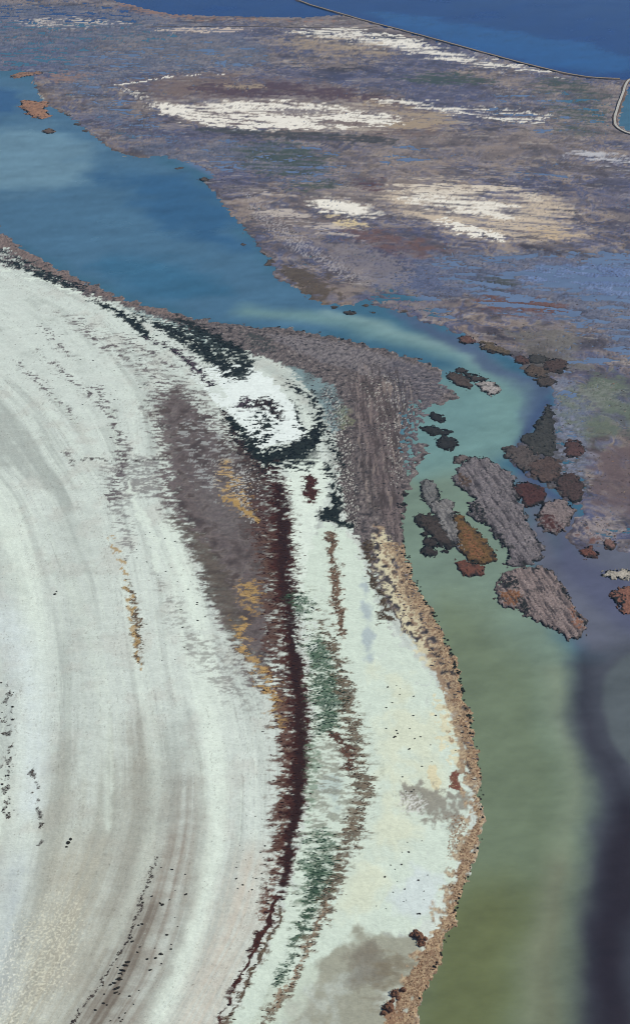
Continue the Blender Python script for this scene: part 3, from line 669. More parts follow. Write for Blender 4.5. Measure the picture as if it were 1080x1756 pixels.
# grass and dark patches
fpatch([(370, 255), (480, 235), (580, 260), (570, 300), (450, 310)], FGREEN, 14, .6, 'stm', .2)
fpatch([(500, 300), (600, 310), (560, 335), (480, 330)], FGREEN, 14, .5, 'stm', .2)
fpatch([(660, 120), (860, 130), (850, 148), (700, 145)], FGREEN, 10, .7, 'stm', .2)
fpatch([(900, 130), (1040, 140), (1050, 230), (960, 240), (940, 190)], FGREEN, 16, .5, 'stm', .2)
fpatch([(470, 455), (540, 462), (600, 518), (545, 519), (500, 490)], lin(88, 74, 58), 8, 1.1, 'mid', .25)
fpatch([(780, 480), (880, 460), (900, 500), (820, 510)], lin(66, 68, 58), 14, .75, 'stm', .2)
fpatch([(800, 510), (900, 500), (1000, 530), (960, 550), (840, 540)], lin(108, 70, 56), 12, .8, 'stm', .2)
fpatch([(560, 480), (740, 490), (720, 540), (620, 512)], lin(132, 118, 104), 16, .6, 'far', .2)
fpatch([(850, 560), (1000, 550), (1030, 640), (950, 650), (890, 610)], lin(112, 104, 92), 14, .9, 'mid', .3)
patch([(880, 600), (960, 590), (990, 640), (940, 660), (900, 640)], lin(90, 82, 74), 14, .7, 'iso', .25, .8, wide=True)
patch([(925, 700), (950, 690), (955, 760), (1005, 760), (1005, 860), (975, 862), (930, 838), (880, 800), (866, 780), (900, 755)], lin(78, 72, 68), 14, .85, 'iso', .25, .9, wide=True)
fpatch([(955, 650), (1080, 640), (1200, 700), (1200, 780), (1040, 770), (965, 750)], lin(104, 110, 88), 16, .85, 'mid', .3)
fpatch([(1020, 740), (1200, 760), (1300, 900), (1080, 900), (1010, 860)], lin(104, 86, 82), 16, 1, 'mid', .3)
fpatch([(960, 660), (1030, 650), (1080, 670), (1080, 700), (960, 720)], lin(128, 128, 112), 14, .4, 'st', .15)
fpatch([(985, 880), (1060, 890), (1075, 935), (1020, 940), (980, 930)], lin(150, 134, 124), 12, .6, 'iso', .15)
fpatch([(1000, 905), (1030, 915), (1025, 950), (1005, 950)], lin(104, 66, 54), 8, .9, 'iso', .2)
fpatch([(950, 690), (1010, 740), (1000, 850), (960, 850), (940, 760)], lin(126, 126, 134), 14, .5, 'iso', .15)
# pale ground along the causeways
fpatch([(470, 52), (560, 44), (630, 48), (720, 72), (860, 106), (1000, 128), (960, 132), (820, 115), (700, 92), (560, 78)], FWHITE, 10, .5, 'stm', .12)
fpatch([(620, 50), (700, 62), (760, 85), (680, 88), (640, 72)], FWHITE, 8, .6, 'stm', .12)
fpatch([(460, 56), (620, 66), (720, 96), (560, 100), (470, 80)], FTAN, 12, .5, 'stm', .2)
fpatch([(30, 32), (160, 30), (240, 40), (150, 50), (40, 46)], lin(200, 192, 184), 10, .55, 'stm', .15)
fpatch([(260, 45), (430, 48), (430, 56), (270, 56)], lin(206, 190, 176), 5, .6, 'stm', .15)
fpatch([(950, 255), (1080, 265), (1200, 300), (1080, 290), (990, 275)], lin(190, 190, 196), 8, .5, 'stm', .15)
fpatch([(180, 3), (240, 6), (300, 24), (520, 32), (640, 42), (500, 36), (260, 32)], lin(150, 112, 88), 5, .6, 'stm', .2)
fpatch([(60, 130), (150, 115), (190, 130), (100, 145)], lin(150, 118, 98), 8, .7, 'stm', .2)

# blue distance haze painted into the darker ground colours of the far marsh
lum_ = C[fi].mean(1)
haze_tint = (fm * sstep(.45, .2, lum_) * (.45 + .5 * NZ['huge'][fi]))[:, None]      # strength of the painted haze varies with broad noise
C[fi] = C[fi] * (1 - haze_tint + haze_tint * np.array([.86, .97, 1.22]))
# ------------------------------------------------------------------ terrain height
H = np.where(dw > 0, -np.minimum(dw * GS * 0.25, 2.5), np.minimum(-dw * GS * 0.30, 0.55))
land = dw < 0
H += np.where(land, np.clip(-dw / 12, 0, 1) * (0.10 * (NZ['iso'] - .5) + 0.15 * (NZ['mid'] - .5)) + HT, 0)
# wet hollows of the far marsh: pools where the ground dips under the water table
wet = np.zeros(N)
wet[fi] = 0.05 * fm
def wetp(pts, a, soft=25):
    i_, d_ = region(pts, wide=True, margin=soft + 20)
    wet[i_] = np.maximum(wet[i_], a * np.clip(d_ / soft + .3, 0, 1))
def dryp(pts, soft=10):
    i_, d_ = region(pts, wide=True, margin=soft + 20)
    wet[i_] *= 1 - np.clip(d_ / soft + .3, 0, 1)
wetp([(-100, 0), (200, 0), (300, 60), (480, 120), (300, 125), (190, 150), (260, 240), (200, 240), (120, 140), (60, 110), (-100, 115)], .42)
wetp([(140, 135), (200, 150), (260, 200), (330, 240), (250, 250), (180, 190)], .5)
wetp([(230, 60), (460, 75), (480, 115), (280, 110)], .42)
wetp([(0, 85), (110, 75), (120, 110), (0, 120)], .6)
wetp([(330, 230), (560, 245), (640, 300), (560, 330), (440, 300), (350, 290)], .36)
wetp([(640, 240), (760, 255), (700, 290), (640, 280)], .4)
wetp([(850, 290), (960, 280), (980, 310), (880, 310)], .4)
wetp([(740, 430), (880, 440), (1080, 420), (1300, 450), (1300, 620), (1080, 600), (1000, 560), (880, 540), (760, 500)], .62)
wetp([(880, 445), (1080, 440), (1300, 480), (1300, 540), (1080, 520), (900, 490)], .85)
wetp([(640, 490), (760, 500), (800, 560), (760, 560), (680, 530), (620, 512)], .45)
wetp([(960, 560), (1080, 560), (1200, 640), (1060, 640), (930, 650), (950, 600)], .5)
wetp([(940, 640), (1000, 660), (1000, 840), (960, 850), (930, 760)], .38)
wetp([(780, 160), (1040, 150), (1060, 240), (900, 235)], .35)
wetp([(990, 900), (1080, 900), (1080, 945), (1000, 950)], .35)
for dpoly in ([(250, 176), (560, 172), (720, 205), (640, 225), (380, 222)], [(520, 335), (960, 300), (1010, 410), (820, 418)], [(470, 455), (540, 462), (600, 518), (500, 490)]):
    dryp(dpoly)
wn = uni(fbm(GX / 70.0, TY / 16.0, 6, 111, 0.75))
H = np.where(land & (wet > 0.02), np.minimum(H, np.clip((wn - wet * .55) * 2.0, -0.6, 0.6)), H)
rough_ = np.maximum(MASK['marsh'], .3 * MASK['farmarsh']) * land * (H > .1)
H = H + rough_ * .28 * np.minimum(GS * 1.6, 1.4) * (NZ['grain'] - .4)
# tidal creeks winding through the far marsh
ck = np.abs(fbm(GX / 150.0 + .15 * WA, TY / 110.0 + .15 * WB, 4, 221, .55))
ck2 = np.abs(fbm(GX / 70.0 + .1 * WB, TY / 60.0 + .1 * WA, 4, 231, .5))
cm = (MASK['farmarsh'] > .9) * np.clip(wet * 4 + .25, 0, 1) * (dw < -8)
for cc_, ww in ((ck, .05), (ck2, .035)):
    H = np.where((cm > .2) & land, np.minimum(H, -.35 + 1.2 * np.clip(cc_ / (ww * np.clip(cm, .3, 1)), 0, 1.5)), H)
# soaked pools in the left marsh
wet2 = np.zeros(N)
i_, d_ = region([(690, 680), (735, 690), (725, 770), (700, 830), (680, 780)], margin=30); wet2[i_] = .34 * np.clip(d_ / 10 + .3, 0, 1)
H = np.where(land & (wet2 > 0.02), np.minimum(H, np.clip((NZ['iso'] - wet2) * 2, -.5, .6)), H)
# damp soil darkens only where it really is wet: a thin rim at the waterline
rimw = sstep(0.16, 0.0, H) * (H > -0.4) * land
put(allix, 0.6 * rimw, PEAT)

V = np.stack([GX, GY, H], 1)
ii = (np.arange(NR - 1)[:, None] * NC + np.arange(NC - 1)[None, :]).ravel()
quads = np.stack([ii + NC, ii + NC + 1, ii + 1, ii], 1)
damp = np.clip(wet * 1.6, 0, 1) * np.clip(1.5 - 1.6 * wn, .25, 1)
for q_ in ([(475, 622), (510, 628), (560, 655), (596, 690), (590, 740), (562, 748), (550, 700), (520, 660)],):
    i_, d_ = region(q_); damp[i_] = np.maximum(damp[i_], .8 * np.clip(d_ / 8, 0, 1))
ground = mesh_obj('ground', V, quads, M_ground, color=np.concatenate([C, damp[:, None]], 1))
tag(ground, kind='structure')

# ------------------------------------------------------------------ water: one sheet at the level of the lagoon
wr = np.concatenate([axis([(-386, -10, 10), (-10, 1770, 4), (1770, 2320, 30)]), [2320.]])
wc = np.concatenate([axis([(-900, -30, 20), (-30, 1110, 4), (1110, 1980, 20)]), [1980.]])
wpx, wpy = np.meshgrid(wc, wr)
AX, AY, AS = at(wpx.ravel(), wpy.ravel())
WC = np.tile(lin(62, 104, 128), (AX.size, 1))
wnz = fbm(AX / 60.0, AY / 60.0, 4, 131)
wn2 = fbm(AX / 160.0, AY / 50.0, 4, 141)
def wpatch(pts, c, soft=40, op=1.0, warp=8, k=sd_poly):
    P, s, p = to_world(pts, 1, k is sd_poly)
    X = AX + AS * warp * wnz; Y = AY + AS * warp * wn2
    d = (sd_poly(X, Y, P) if k is sd_poly else sd_line(X, Y, P, p[:, 2] * s)) / AS
    m = (sstep(-soft, soft, d) * op)[:, None]
    WC[:] = WC * (1 - m) + c * m
def wline(pts, c, soft=20, op=1.0, warp=6): wpatch(pts, c, soft, op, warp, sd_line)
# top lake and pond
wpatch([(-900, -386), (-900, 60), (182, 30), (520, 60), (1000, 140), (2300, 380), (2300, -386)], lin(10, 56, 118), 10)
wpatch([(600, 10), (800, 40), (1080, 90), (1080, 130), (900, 110), (650, 40)], lin(30, 88, 148), 20, .8)
# upper left lagoon
wpatch([(-900, 130), (0, 130), (60, 140), (130, 210), (300, 275), (400, 370), (470, 480), (600, 520), (560, 575), (440, 560), (200, 505), (0, 390), (-900, 300)], lin(74, 112, 140), 20)
wpatch([(180, 290), (340, 300), (400, 380), (430, 440), (300, 400), (220, 340)], lin(44, 90, 130), 40, .8, 16)
wpatch([(-200, 150), (20, 150), (60, 190), (-20, 205), (-200, 205)], lin(42, 86, 132), 18, .8, 14)
wpatch([(150, 440), (300, 450), (420, 500), (280, 520), (200, 500)], lin(54, 104, 136), 30, .8, 14)
wpatch([(-60, 215), (120, 215), (180, 300), (60, 330), (-60, 330)], lin(112, 146, 164), 40, .85, 14)
# channel: teal, then green
wline([(420, 530, 18), (560, 545, 22), (700, 580, 24), (820, 620, 30), (880, 680, 40), (860, 750, 50), (790, 790, 50)], lin(108, 142, 146), 22, .95)
wline([(560, 535, 8), (700, 575, 8), (820, 615, 10), (880, 660, 14)], lin(140, 170, 170), 18, .7)
wpatch([(640, 520), (740, 560), (830, 600), (900, 645), (945, 660), (940, 700), (900, 750), (890, 700), (840, 630), (740, 585)], lin(78, 94, 122), 14, .9)
wpatch([(690, 780), (860, 780), (880, 900), (960, 1080), (1030, 1250), (1060, 1500), (1020, 2400), (600, 2400), (700, 1400), (640, 900)], lin(118, 138, 124), 40)
wpatch([(720, 1000), (860, 1050), (960, 1250), (1000, 1500), (900, 2400), (600, 2400), (700, 1300)], lin(110, 124, 100), 60, .9)
wpatch([(720, 1560), (850, 1500), (930, 1560), (860, 1800), (760, 2400), (600, 2400)], lin(104, 112, 74), 60, .9)
wline([(940, 1150, 14), (985, 1300, 12), (975, 1450, 10), (930, 1600, 10), (900, 1756, 12), (860, 2000, 12)], lin(138, 148, 126), 36, .6)
wpatch([(690, 640), (860, 640), (900, 700), (880, 770), (820, 800), (690, 830)], lin(112, 146, 144), 34, .9)
wpatch([(890, 800), (960, 860), (1000, 900), (1100, 930), (1600, 1000), (1600, 1130), (1050, 1130), (1000, 1120), (950, 1040), (920, 960), (890, 880)], lin(98, 102, 118), 22, 1)
wpatch([(960, 1090), (1600, 1060), (1600, 2400), (1000, 2400), (1020, 1500), (990, 1250)], lin(78, 82, 92), 36, 1)
# indigo channel along the right bank
wline([(940, 690, 8), (905, 740, 9), (880, 775, 9), (910, 825, 8), (945, 850, 8), (965, 855, 5)], lin(66, 82, 116), 10, .95, 3)
wline([(905, 850, 6), (935, 890, 8), (975, 950, 22)], lin(86, 100, 116), 12, .9, 3)
wline([(980, 880, 6), (965, 930, 10), (1000, 980, 40), (1060, 1030, 50), (1200, 1100, 80), (1600, 1200, 90)], lin(88, 92, 116), 24, .95)
wline([(1000, 1120, 4), (998, 1180, 16), (1020, 1260, 24), (1050, 1330, 26), (1075, 1420, 40), (1060, 1520, 50), (1050, 1620, 56), (1040, 1756, 60), (1020, 2000, 70)], lin(54, 54, 64), 40, .95)
wline([(1090, 1400, 36), (1085, 1500, 44), (1060, 1650, 40), (1070, 1756, 46), (1060, 2100, 60)], lin(40, 34, 42), 26, .9)
wline([(960, 1500, 6), (950, 1600, 12), (940, 1700, 14), (930, 1850, 16)], lin(108, 98, 82), 60, .55)
wpatch([(1032, 1165), (1050, 1140), (1100, 1110), (1400, 1110), (1400, 1330), (1100, 1330), (1060, 1290), (1036, 1230)], lin(90, 98, 102), 8, .9, 3)
wpatch([(1080, 1560), (1200, 1500), (1500, 1500), (1500, 2400), (1100, 2400), (1090, 1756)], lin(64, 66, 76), 30, .9)
# pools in the marsh: sky reflection painted in as a blue base colour
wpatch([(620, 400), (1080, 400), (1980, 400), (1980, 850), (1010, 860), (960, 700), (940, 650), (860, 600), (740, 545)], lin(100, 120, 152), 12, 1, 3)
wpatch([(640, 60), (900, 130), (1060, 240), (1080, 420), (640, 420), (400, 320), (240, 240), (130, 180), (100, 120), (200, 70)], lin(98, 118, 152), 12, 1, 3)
wsp = fbm((AX + .5 * AY) / 90.0, (AY - .3 * AX) / 26.0, 5, 241, .6)
wsp2 = fbm(AX / 16.0, AY / 7.0, 4, 251, .7)
WC *= np.clip(1 + .055 * wsp + .035 * wsp2, .6, 1.5)[:, None]
wi = (np.arange(len(wr) - 1)[:, None] * len(wc) + np.arange(len(wc) - 1)[None, :]).ravel()
water = mesh_obj('water', np.stack([AX, AY, np.zeros_like(AX)], 1), np.stack([wi + len(wc), wi + len(wc) + 1, wi + 1, wi], 1), M_water, color=WC)
tag(water, kind='structure')

# ------------------------------------------------------------------ low plants
def tuft_template(k, seed):
    r = np.random.default_rng(seed)
    a = np.linspace(0, 2 * np.pi, k, endpoint=False) + r.uniform(-.25, .25, k)
    r0 = r.uniform(.75, 1.15, k); r1 = r.uniform(.45, .75, k)
    v = [np.stack([np.cos(a) * r0, np.sin(a) * r0, np.full(k, -.25)], 1),
         np.stack([np.cos(a + .3) * r1, np.sin(a + .3) * r1, r.uniform(.5, .95, k)], 1),
         np.array([[r.uniform(-.2, .2), r.uniform(-.2, .2), r.uniform(.75, 1.1)]])]
    f = []
    for i in range(k):
        j = (i + 1) % k
        f += [(i, j, k + j), (i, k + j, k + i), (k + i, k + j, 2 * k)]
    return np.concatenate(v), np.array(f)
TT = [tuft_template(5, s) for s in range(5)]

def tufts(name, X, Y, Z, sx, sy, sz, colr, parent=None, ang=0.12, mat=None):
    """one mass of low plants; arrays of positions (m) and sizes (m)"""
    n = len(X)
    if n == 0: return None
    kind = rng.integers(0, len(TT), n)
    Vs, Fs, Cs, off = [], [], [], 0
    for k, (tv, tf) in enumerate(TT):
        s = np.nonzero(kind == k)[0]
        if not len(s): continue
        a = rng.normal(0, ang, len(s)) + np.where(rng.random(len(s)) < .5, 0, np.pi)
        x = tv[None, :, 0] * sx[s, None]; y = tv[None, :, 1] * sy[s, None]
        vx = X[s, None] + x * np.cos(a)[:, None] - y * np.sin(a)[:, None]
        vy = Y[s, None] + x * np.sin(a)[:, None] + y * np.cos(a)[:, None]
        vz = Z[s, None] + tv[None, :, 2] * sz[s, None]
        Vs.append(np.stack([vx, vy, vz], 2).reshape(-1, 3))
        Fs.append((tf[None] + (np.arange(len(s)) * len(tv))[:, None, None] + off).reshape(-1, 3))
        Cs.append(np.repeat(colr[s], len(tv), 0))
        off += len(s) * len(tv)
    return mesh_obj(name, np.concatenate(Vs), np.concatenate(Fs), mat or M_tuft, parent, np.concatenate(Cs), smooth=False)

def scatter_mask(mask, count, power=1.0):
    """points drawn over the ground where a plant band grows (area weighted)"""
    area = (GS * GS / np.sin(np.arctan2(ALT, GY)))
    w_ = np.where((PX.ravel() > -60) & (PX.ravel() < 1140) & (PY.ravel() < 1800), np.power(np.clip(mask, 0, 1), power) * np.minimum(area, .9), 0)
    w_ = np.where(H > 0.06, w_, 0)
    p = w_ / w_.sum()
    i = rng.choice(N, count, p=p)
    return GX[i] + rng.normal(0, .4, count), GY[i] + rng.normal(0, .4, count)

def mass(name, label, cat, mask, count, pal, size=(.5, 1.8), flat=.55, hgt=(.2, .5), ang=.12, power=1.0):
    X, Y = scatter_mask(mask, count, power)
    Z = lookup(H, X, Y)
    s = np.exp(np.log(size[0] * .7) + np.log(size[1] / size[0] / .7) * rng.random(count) ** 1.6)
    pal = np.array(pal); c = pal[rng.integers(0, len(pal), count)] * rng.uniform(.75, 1.25, (count, 1))
    o = tufts(name, X, Y, Z, s, s * flat * rng.uniform(.6, 1.3, count), rng.uniform(*hgt, count) * np.minimum(1, s), c, None, ang)
    return tag(o, label, cat, kind='stuff')

mass('saltwort', 'dark red saltwort growing in a long curved band across the pale flat', 'saltwort', MASK['red'], 4500, [RED, lin(72, 40, 36), lin(48, 30, 32), lin(88, 56, 46)], (.4, 1.7), .24)
mass('saltbush', 'blackish green saltbush massed round the whitest salt patch', 'saltbush', MASK['dark'], 4200, [BLACK, lin(32, 44, 42), lin(22, 30, 34), lin(44, 46, 44)], (.5, 1.9), .5, (.3, .9))
mass('marsh_grass', 'deep green marsh grass beside the dark red plant band', 'grass', MASK['green'], 2200, [GREEN, lin(60, 92, 72), lin(38, 62, 52)], (.4, 1.5), .24)
mass('dry_scrub', 'brown olive scrub in streaks between the green grass and the pale crust', 'scrub', MASK['olive'], 3600, [OLIVE, lin(86, 74, 60), lin(124, 104, 82), lin(70, 56, 48)], (.35, 1.3), .24)
mass('golden_grass', 'golden dry grass patches along the inner side of the dark red band', 'grass', MASK['gold'], 500, [GOLD, lin(184, 150, 96), lin(148, 116, 72)], (.4, 1.2), .45, (.1, .3))
mass('glasswort', 'thin mauve glasswort streaks lying across the mud and salt', 'glasswort', MASK['streak'], 1600, [MAUVE, lin(84, 74, 78), lin(70, 64, 66), lin(96, 84, 82)], (.5, 2.0), .26, (.08, .25))
mass('bank_reeds', 'rust brown dry reeds along the low bank of the green channel', 'reeds', np.maximum(MASK['bank'], MASK['bank2'] * .6), 6500, [lin(140, 112, 88), lin(160, 134, 106), lin(120, 90, 68), lin(178, 156, 126), lin(96, 76, 60)], (.22, .75), .6, (.12, .4), .8)
mass('sea_purslane', 'grey mauve sea purslane covering the marsh between salt flat and channel', 'purslane', MASK['marsh'] * sstep(.5, .7, NZ['grain']) * sstep(.3, .7, NZ['mid']), 2800,
     [MARSH, lin(92, 84, 88), lin(70, 66, 68), lin(132, 122, 122), lin(60, 60, 62)], (.6, 1.9), .5, (.2, .5))
mass('tide_wrack', 'dark broken line of tide wrack along an old shoreline', 'wrack', MASK['debris'], 1100, [PEAT, lin(50, 44, 40), lin(84, 74, 64)], (.3, 1.0), .4, (.1, .3), .5)

# tussocks of the far marsh
mass('far_tussocks', 'brown tussocks thick over the flat marsh beyond the channel', 'tussocks', MASK['farmarsh'] * (PY.ravel() > 300) * sstep(.3, .6, NZ['far2']), 3500,
     [FBROWN, lin(104, 92, 82), lin(78, 70, 64), lin(134, 118, 104), lin(66, 58, 54)], (.6, 1.7), .55, (.15, .4), .3)

# ------------------------------------------------------------------ islets
Z3 = lambda pts: [(680 + x / 2.7, 760 + y / 2.7) for x, y in pts]
Z2 = lambda pts: [(660 + x / 2.571, 560 + y / 2.571) for x, y in pts]
Z1 = lambda pts: [(x / 2.0, y / 2.0) for x, y in pts]
GREYM = lin(116, 110, 114); DKRED = lin(74, 48, 46); ORANGE = lin(124, 86, 60); DARK = lin(34, 36, 35); BRN = lin(92, 76, 66)
def oval(cx, cy, rx, ry, n=10, seed=0):
    r = np.random.default_rng(seed + int(cx))
    return [(cx + rx * math.cos(a) * r.uniform(.85, 1.12), cy + ry * math.sin(a) * r.uniform(.85, 1.12)) for a in np.linspace(0, 2 * math.pi, n, endpoint=False)]

def islet(pts, label, core, rim=DARK, rimw=5, extra=(), stripe=0.0, group=None, hgt=1.0, fringe=True, dens=1.0, grow=2.0):
    P, s, _ = to_world(pts, 2)
    sc = float(s.mean())
    step = sc * 1.6
    x0, y0 = P.min(0) - 10 * sc; x1, y1 = P.max(0) + 10 * sc
    nx, ny = int((x1 - x0) / step) + 2, int((y1 - y0) / (step * 1.3)) + 2
    X, Y = np.meshgrid(np.linspace(x0, x1, nx), np.linspace(y0, y1, ny))
    X, Y = X.ravel(), Y.ravel()
    na, nb = fbm(X / (13 * sc), Y / (13 * sc), 5, 5, .65), fbm(X / (13 * sc), Y / (13 * sc), 5, 15, .65)
    big = min(1.0, float(np.ptp(P[:, 0])) / sc / 40)
    d = sd_poly(X + (1.5 + 2.2 * big) * sc * na, Y + (1.5 + 2.2 * big) * sc * nb, P) / sc + grow
    iso = uni(fbm(X / (6 * sc), Y / (6 * sc), 4, 25)); fine = uni(fbm(X / (3 * sc), Y / (2 * sc), 3, 35)); lo = uni(fbm(X / (17 * sc), Y / (17 * sc), 3, 45))
    h = np.where(d > 0, hgt * np.clip(d / 4, 0, 1) ** .7 + .35 * (iso - .5) * np.clip(d / 5, 0, 1), np.maximum(d * .25, -.8))
    c = np.tile(core, (len(X), 1)) * (0.5 + 0.35 * iso + 0.45 * fine + .2 * lo)[:, None]
    m = (.65 * sstep(.66, .85, .6 * lo + .4 * iso))[:, None]
    c = c * (1 - m) + rim * 1.3 * m
    for q, cc, sf, cv in extra:
        Q, _, _ = to_world(q, 1)
        dq = sd_poly(X + 2 * sc * na, Y + 2 * sc * nb, Q) / sc
        m = (sstep(-.12, .12, iso - (1 - cv * np.clip(dq / sf + .3, 0, 1))) * (dq > -sf))[:, None]
        c = c * (1 - m) + cc * m
    if stripe:
        nn, aa = X * .96 + Y * .28, Y * .96 - X * .28
        rd_ = fbm(nn / (6.5 * sc) + .12 * na, aa / (48 * sc), 4, 65, .6)
        m = (min(1, stripe * 1.5) * (.45 + .8 * lo) * sstep(-.1, 1.1, rd_ + .9 * (fine - .5)))[:, None]
        c = c * (1 - m) + lin(58, 54, 58) * m
        h = h - .16 * rd_ * np.clip(d / 6, 0, 1)
        m = (.6 * stripe * sstep(.8, .92, uni(fbm(X / (2.0 * sc), Y / (2.4 * sc), 2, 55))) * (rd_ < .4))[:, None]
        c = c * (1 - m) + lin(168, 160, 156) * m
    m = (sstep(1.3, .2, d / (rimw * (.15 + .6 * iso + 1.1 * lo))) * (.55 + .4 * lo))[:, None]
    c = c * (1 - m) + rim * m
    keepv = d > -3.0
    q0 = (np.arange(ny - 1)[:, None] * nx + np.arange(nx - 1)[None]).ravel()
    q = np.stack([q0, q0 + 1, q0 + nx + 1, q0 + nx], 1)
    q = q[keepv[q].all(1)]
    used, inv = np.unique(q.ravel(), return_inverse=True)
    ctr = np.array([P[:, 0].mean(), P[:, 1].mean(), 0])
    v = np.stack([X, Y, h], 1)[used] - ctr
    o = mesh_obj('islet', v, inv.reshape(-1, 4), M_islet, None, c[used])
    o.location = ctr
    tag(o, label, 'islet', group)
    if fringe:
        L = np.linalg.norm(np.roll(P, -1, 0) - P, axis=1)
        n = max(6, int(L.sum() / sc / 3.4 * dens))
        e = rng.choice(len(P), n, p=L / L.sum()); t = rng.random(n)[:, None]
        p = P[e] * (1 - t) + np.roll(P, -1, 0)[e] * t
        cen = P.mean(0)
        p = p + (cen - p) * (rng.uniform(.0, .06, n)[:, None]) + rng.normal(0, sc * .7, (n, 2))
        sz = sc * np.exp(rng.uniform(np.log(1.0), np.log(2.6), n))
        cc = np.array([rim, rim * .7, rim * 1.4])[rng.integers(0, 3, n)] * rng.uniform(.8, 1.2, (n, 1))
        f = tufts('shrub_fringe', p[:, 0] - ctr[0], p[:, 1] - ctr[1], np.full(n, .12), sz * 1.1, sz * .8, np.minimum(sz, 1.1), cc, o, 1.0)
        f['kind'] = 'stuff'
    # plants over the top
    n = int(np.sum(d[used] > 3) * .05 * dens)
    if n > 4:
        pick = rng.choice(used[d[used] > 3], n)
        sz = sc * np.exp(rng.uniform(np.log(.7), np.log(2.0), n))
        cc = c[pick] * rng.uniform(.4, .95, (n, 1))
        f = tufts('low_plants', X[pick] - ctr[0], Y[pick] - ctr[1], h[pick] - .05, sz, sz * .7, np.minimum(sz * .5, .5), cc, o, .8)
        f['kind'] = 'stuff'
    return o

islet(Z3([(345, 70), (375, 65), (430, 75), (480, 110), (525, 140), (545, 165), (535, 190), (545, 230), (570, 270), (590, 330), (610, 380), (640, 430), (665, 470), (680, 505), (655, 550), (600, 566), (540, 571), (505, 568),
          (520, 530), (525, 490), (500, 485), (470, 450), (440, 400), (430, 375), (390, 375), (350, 345), (330, 300), (345, 270), (372, 265), (362, 250), (330, 240), (335, 225), (300, 215), (265, 180), (262, 150), (285, 140), (280, 115), (310, 95)]),
      'largest islet, long and grey mauve with ridges, in the middle of the channel', GREYM, stripe=.55,
      extra=[(Z3([(330, 290), (380, 270), (420, 340), (430, 375), (380, 375)]), DARK, 8, .8), (Z3([(440, 400), (490, 420), (520, 490), (480, 470)]), DARK, 6, .8),
             (Z3([(265, 150), (320, 140), (350, 200), (300, 215)]), BRN, 8, .8)])
islet(Z3([(470, 640), (500, 602), (550, 584), (620, 579), (690, 578), (730, 600), (735, 625), (760, 650), (790, 690), (805, 740), (840, 790), (880, 855), (865, 880), (835, 905), (790, 900), (760, 880), (720, 850), (680, 840),
          (630, 820), (600, 795), (560, 770), (490, 755), (462, 720), (475, 690), (462, 665)]),
      'broad pinkish grey islet with rusty corners just below the longest islet', lin(132, 118, 116), stripe=.55,
      extra=[(Z3([(465, 690), (530, 680), (590, 700), (580, 760), (500, 755)]), ORANGE, 8, .85), (Z3([(470, 640), (520, 610), (570, 640), (560, 680), (480, 690)]), DARK, 8, .75),
             (Z3([(800, 740), (880, 855), (830, 880), (800, 800)]), lin(134, 96, 78), 8, .75), (Z3([(560, 700), (620, 740), (610, 790), (560, 770)]), DARK, 6, .8), (Z3([(740, 640), (800, 700), (800, 740), (760, 700)]), DARK, 5, .9)])
islet(Z3([(540, 190), (580, 180), (620, 185), (665, 205), (692, 240), (680, 270), (640, 293), (600, 295), (580, 280), (570, 250), (545, 225)]), 'smooth dark red islet tucked against the side of the longest islet', DKRED, rimw=5)
islet(Z3([(650, 345), (660, 310), (690, 275), (730, 258), (775, 262), (805, 290), (820, 325), (800, 370), (755, 420), (720, 422), (680, 400), (655, 370)]), 'rounded islet, grey top and dark red side, across a narrow creek from the marsh', lin(128, 116, 116), rimw=6,
      extra=[(Z3([(655, 370), (660, 310), (720, 340), (770, 390), (740, 425)]), DKRED * 1.2, 14, .85)], stripe=.2)
islet(Z3([(255, 310), (290, 330), (330, 370), (380, 420), (420, 460), (455, 515), (455, 545), (420, 560), (375, 562), (345, 555), (325, 525), (300, 510), (285, 470), (275, 410), (262, 350)]), 'wedge shaped islet with orange brown top and dark green edge', lin(104, 80, 50), rimw=7,
      extra=[(Z3([(290, 380), (330, 400), (420, 520), (400, 545), (340, 540), (310, 470)]), ORANGE, 12, .6)])
islet(Z3([(275, 548), (310, 545), (350, 560), (410, 572), (400, 600), (360, 617), (315, 610), (290, 600), (285, 575)]), 'small rust red islet at the foot of the wedge shaped islet', lin(102, 66, 54), rimw=6)
islet(Z3([(150, 297), (200, 262), (240, 255), (258, 285), (250, 312), (262, 350), (275, 410), (285, 470), (300, 505), (280, 478), (230, 440), (205, 380), (185, 330)]), 'narrow grey speckled islet joined to the flank of the wedge shaped islet', lin(126, 124, 124), stripe=.4, grow=4.5)
islet(Z3([(85, 345), (110, 332), (150, 335), (190, 350), (215, 385), (240, 440), (280, 478), (240, 487), (200, 465), (165, 435), (150, 400), (110, 380)]), 'blackish brown scrubby islet between green shallows and the grey speckled islet', lin(66, 58, 54), rimw=8, grow=4.5)
islet(Z3([(120, 180), (150, 170), (185, 205), (200, 235), (190, 260), (160, 285), (130, 280), (115, 240), (110, 205)]), 'grey speckled islet with black edge just off the marsh corner', lin(112, 112, 112), stripe=.4)
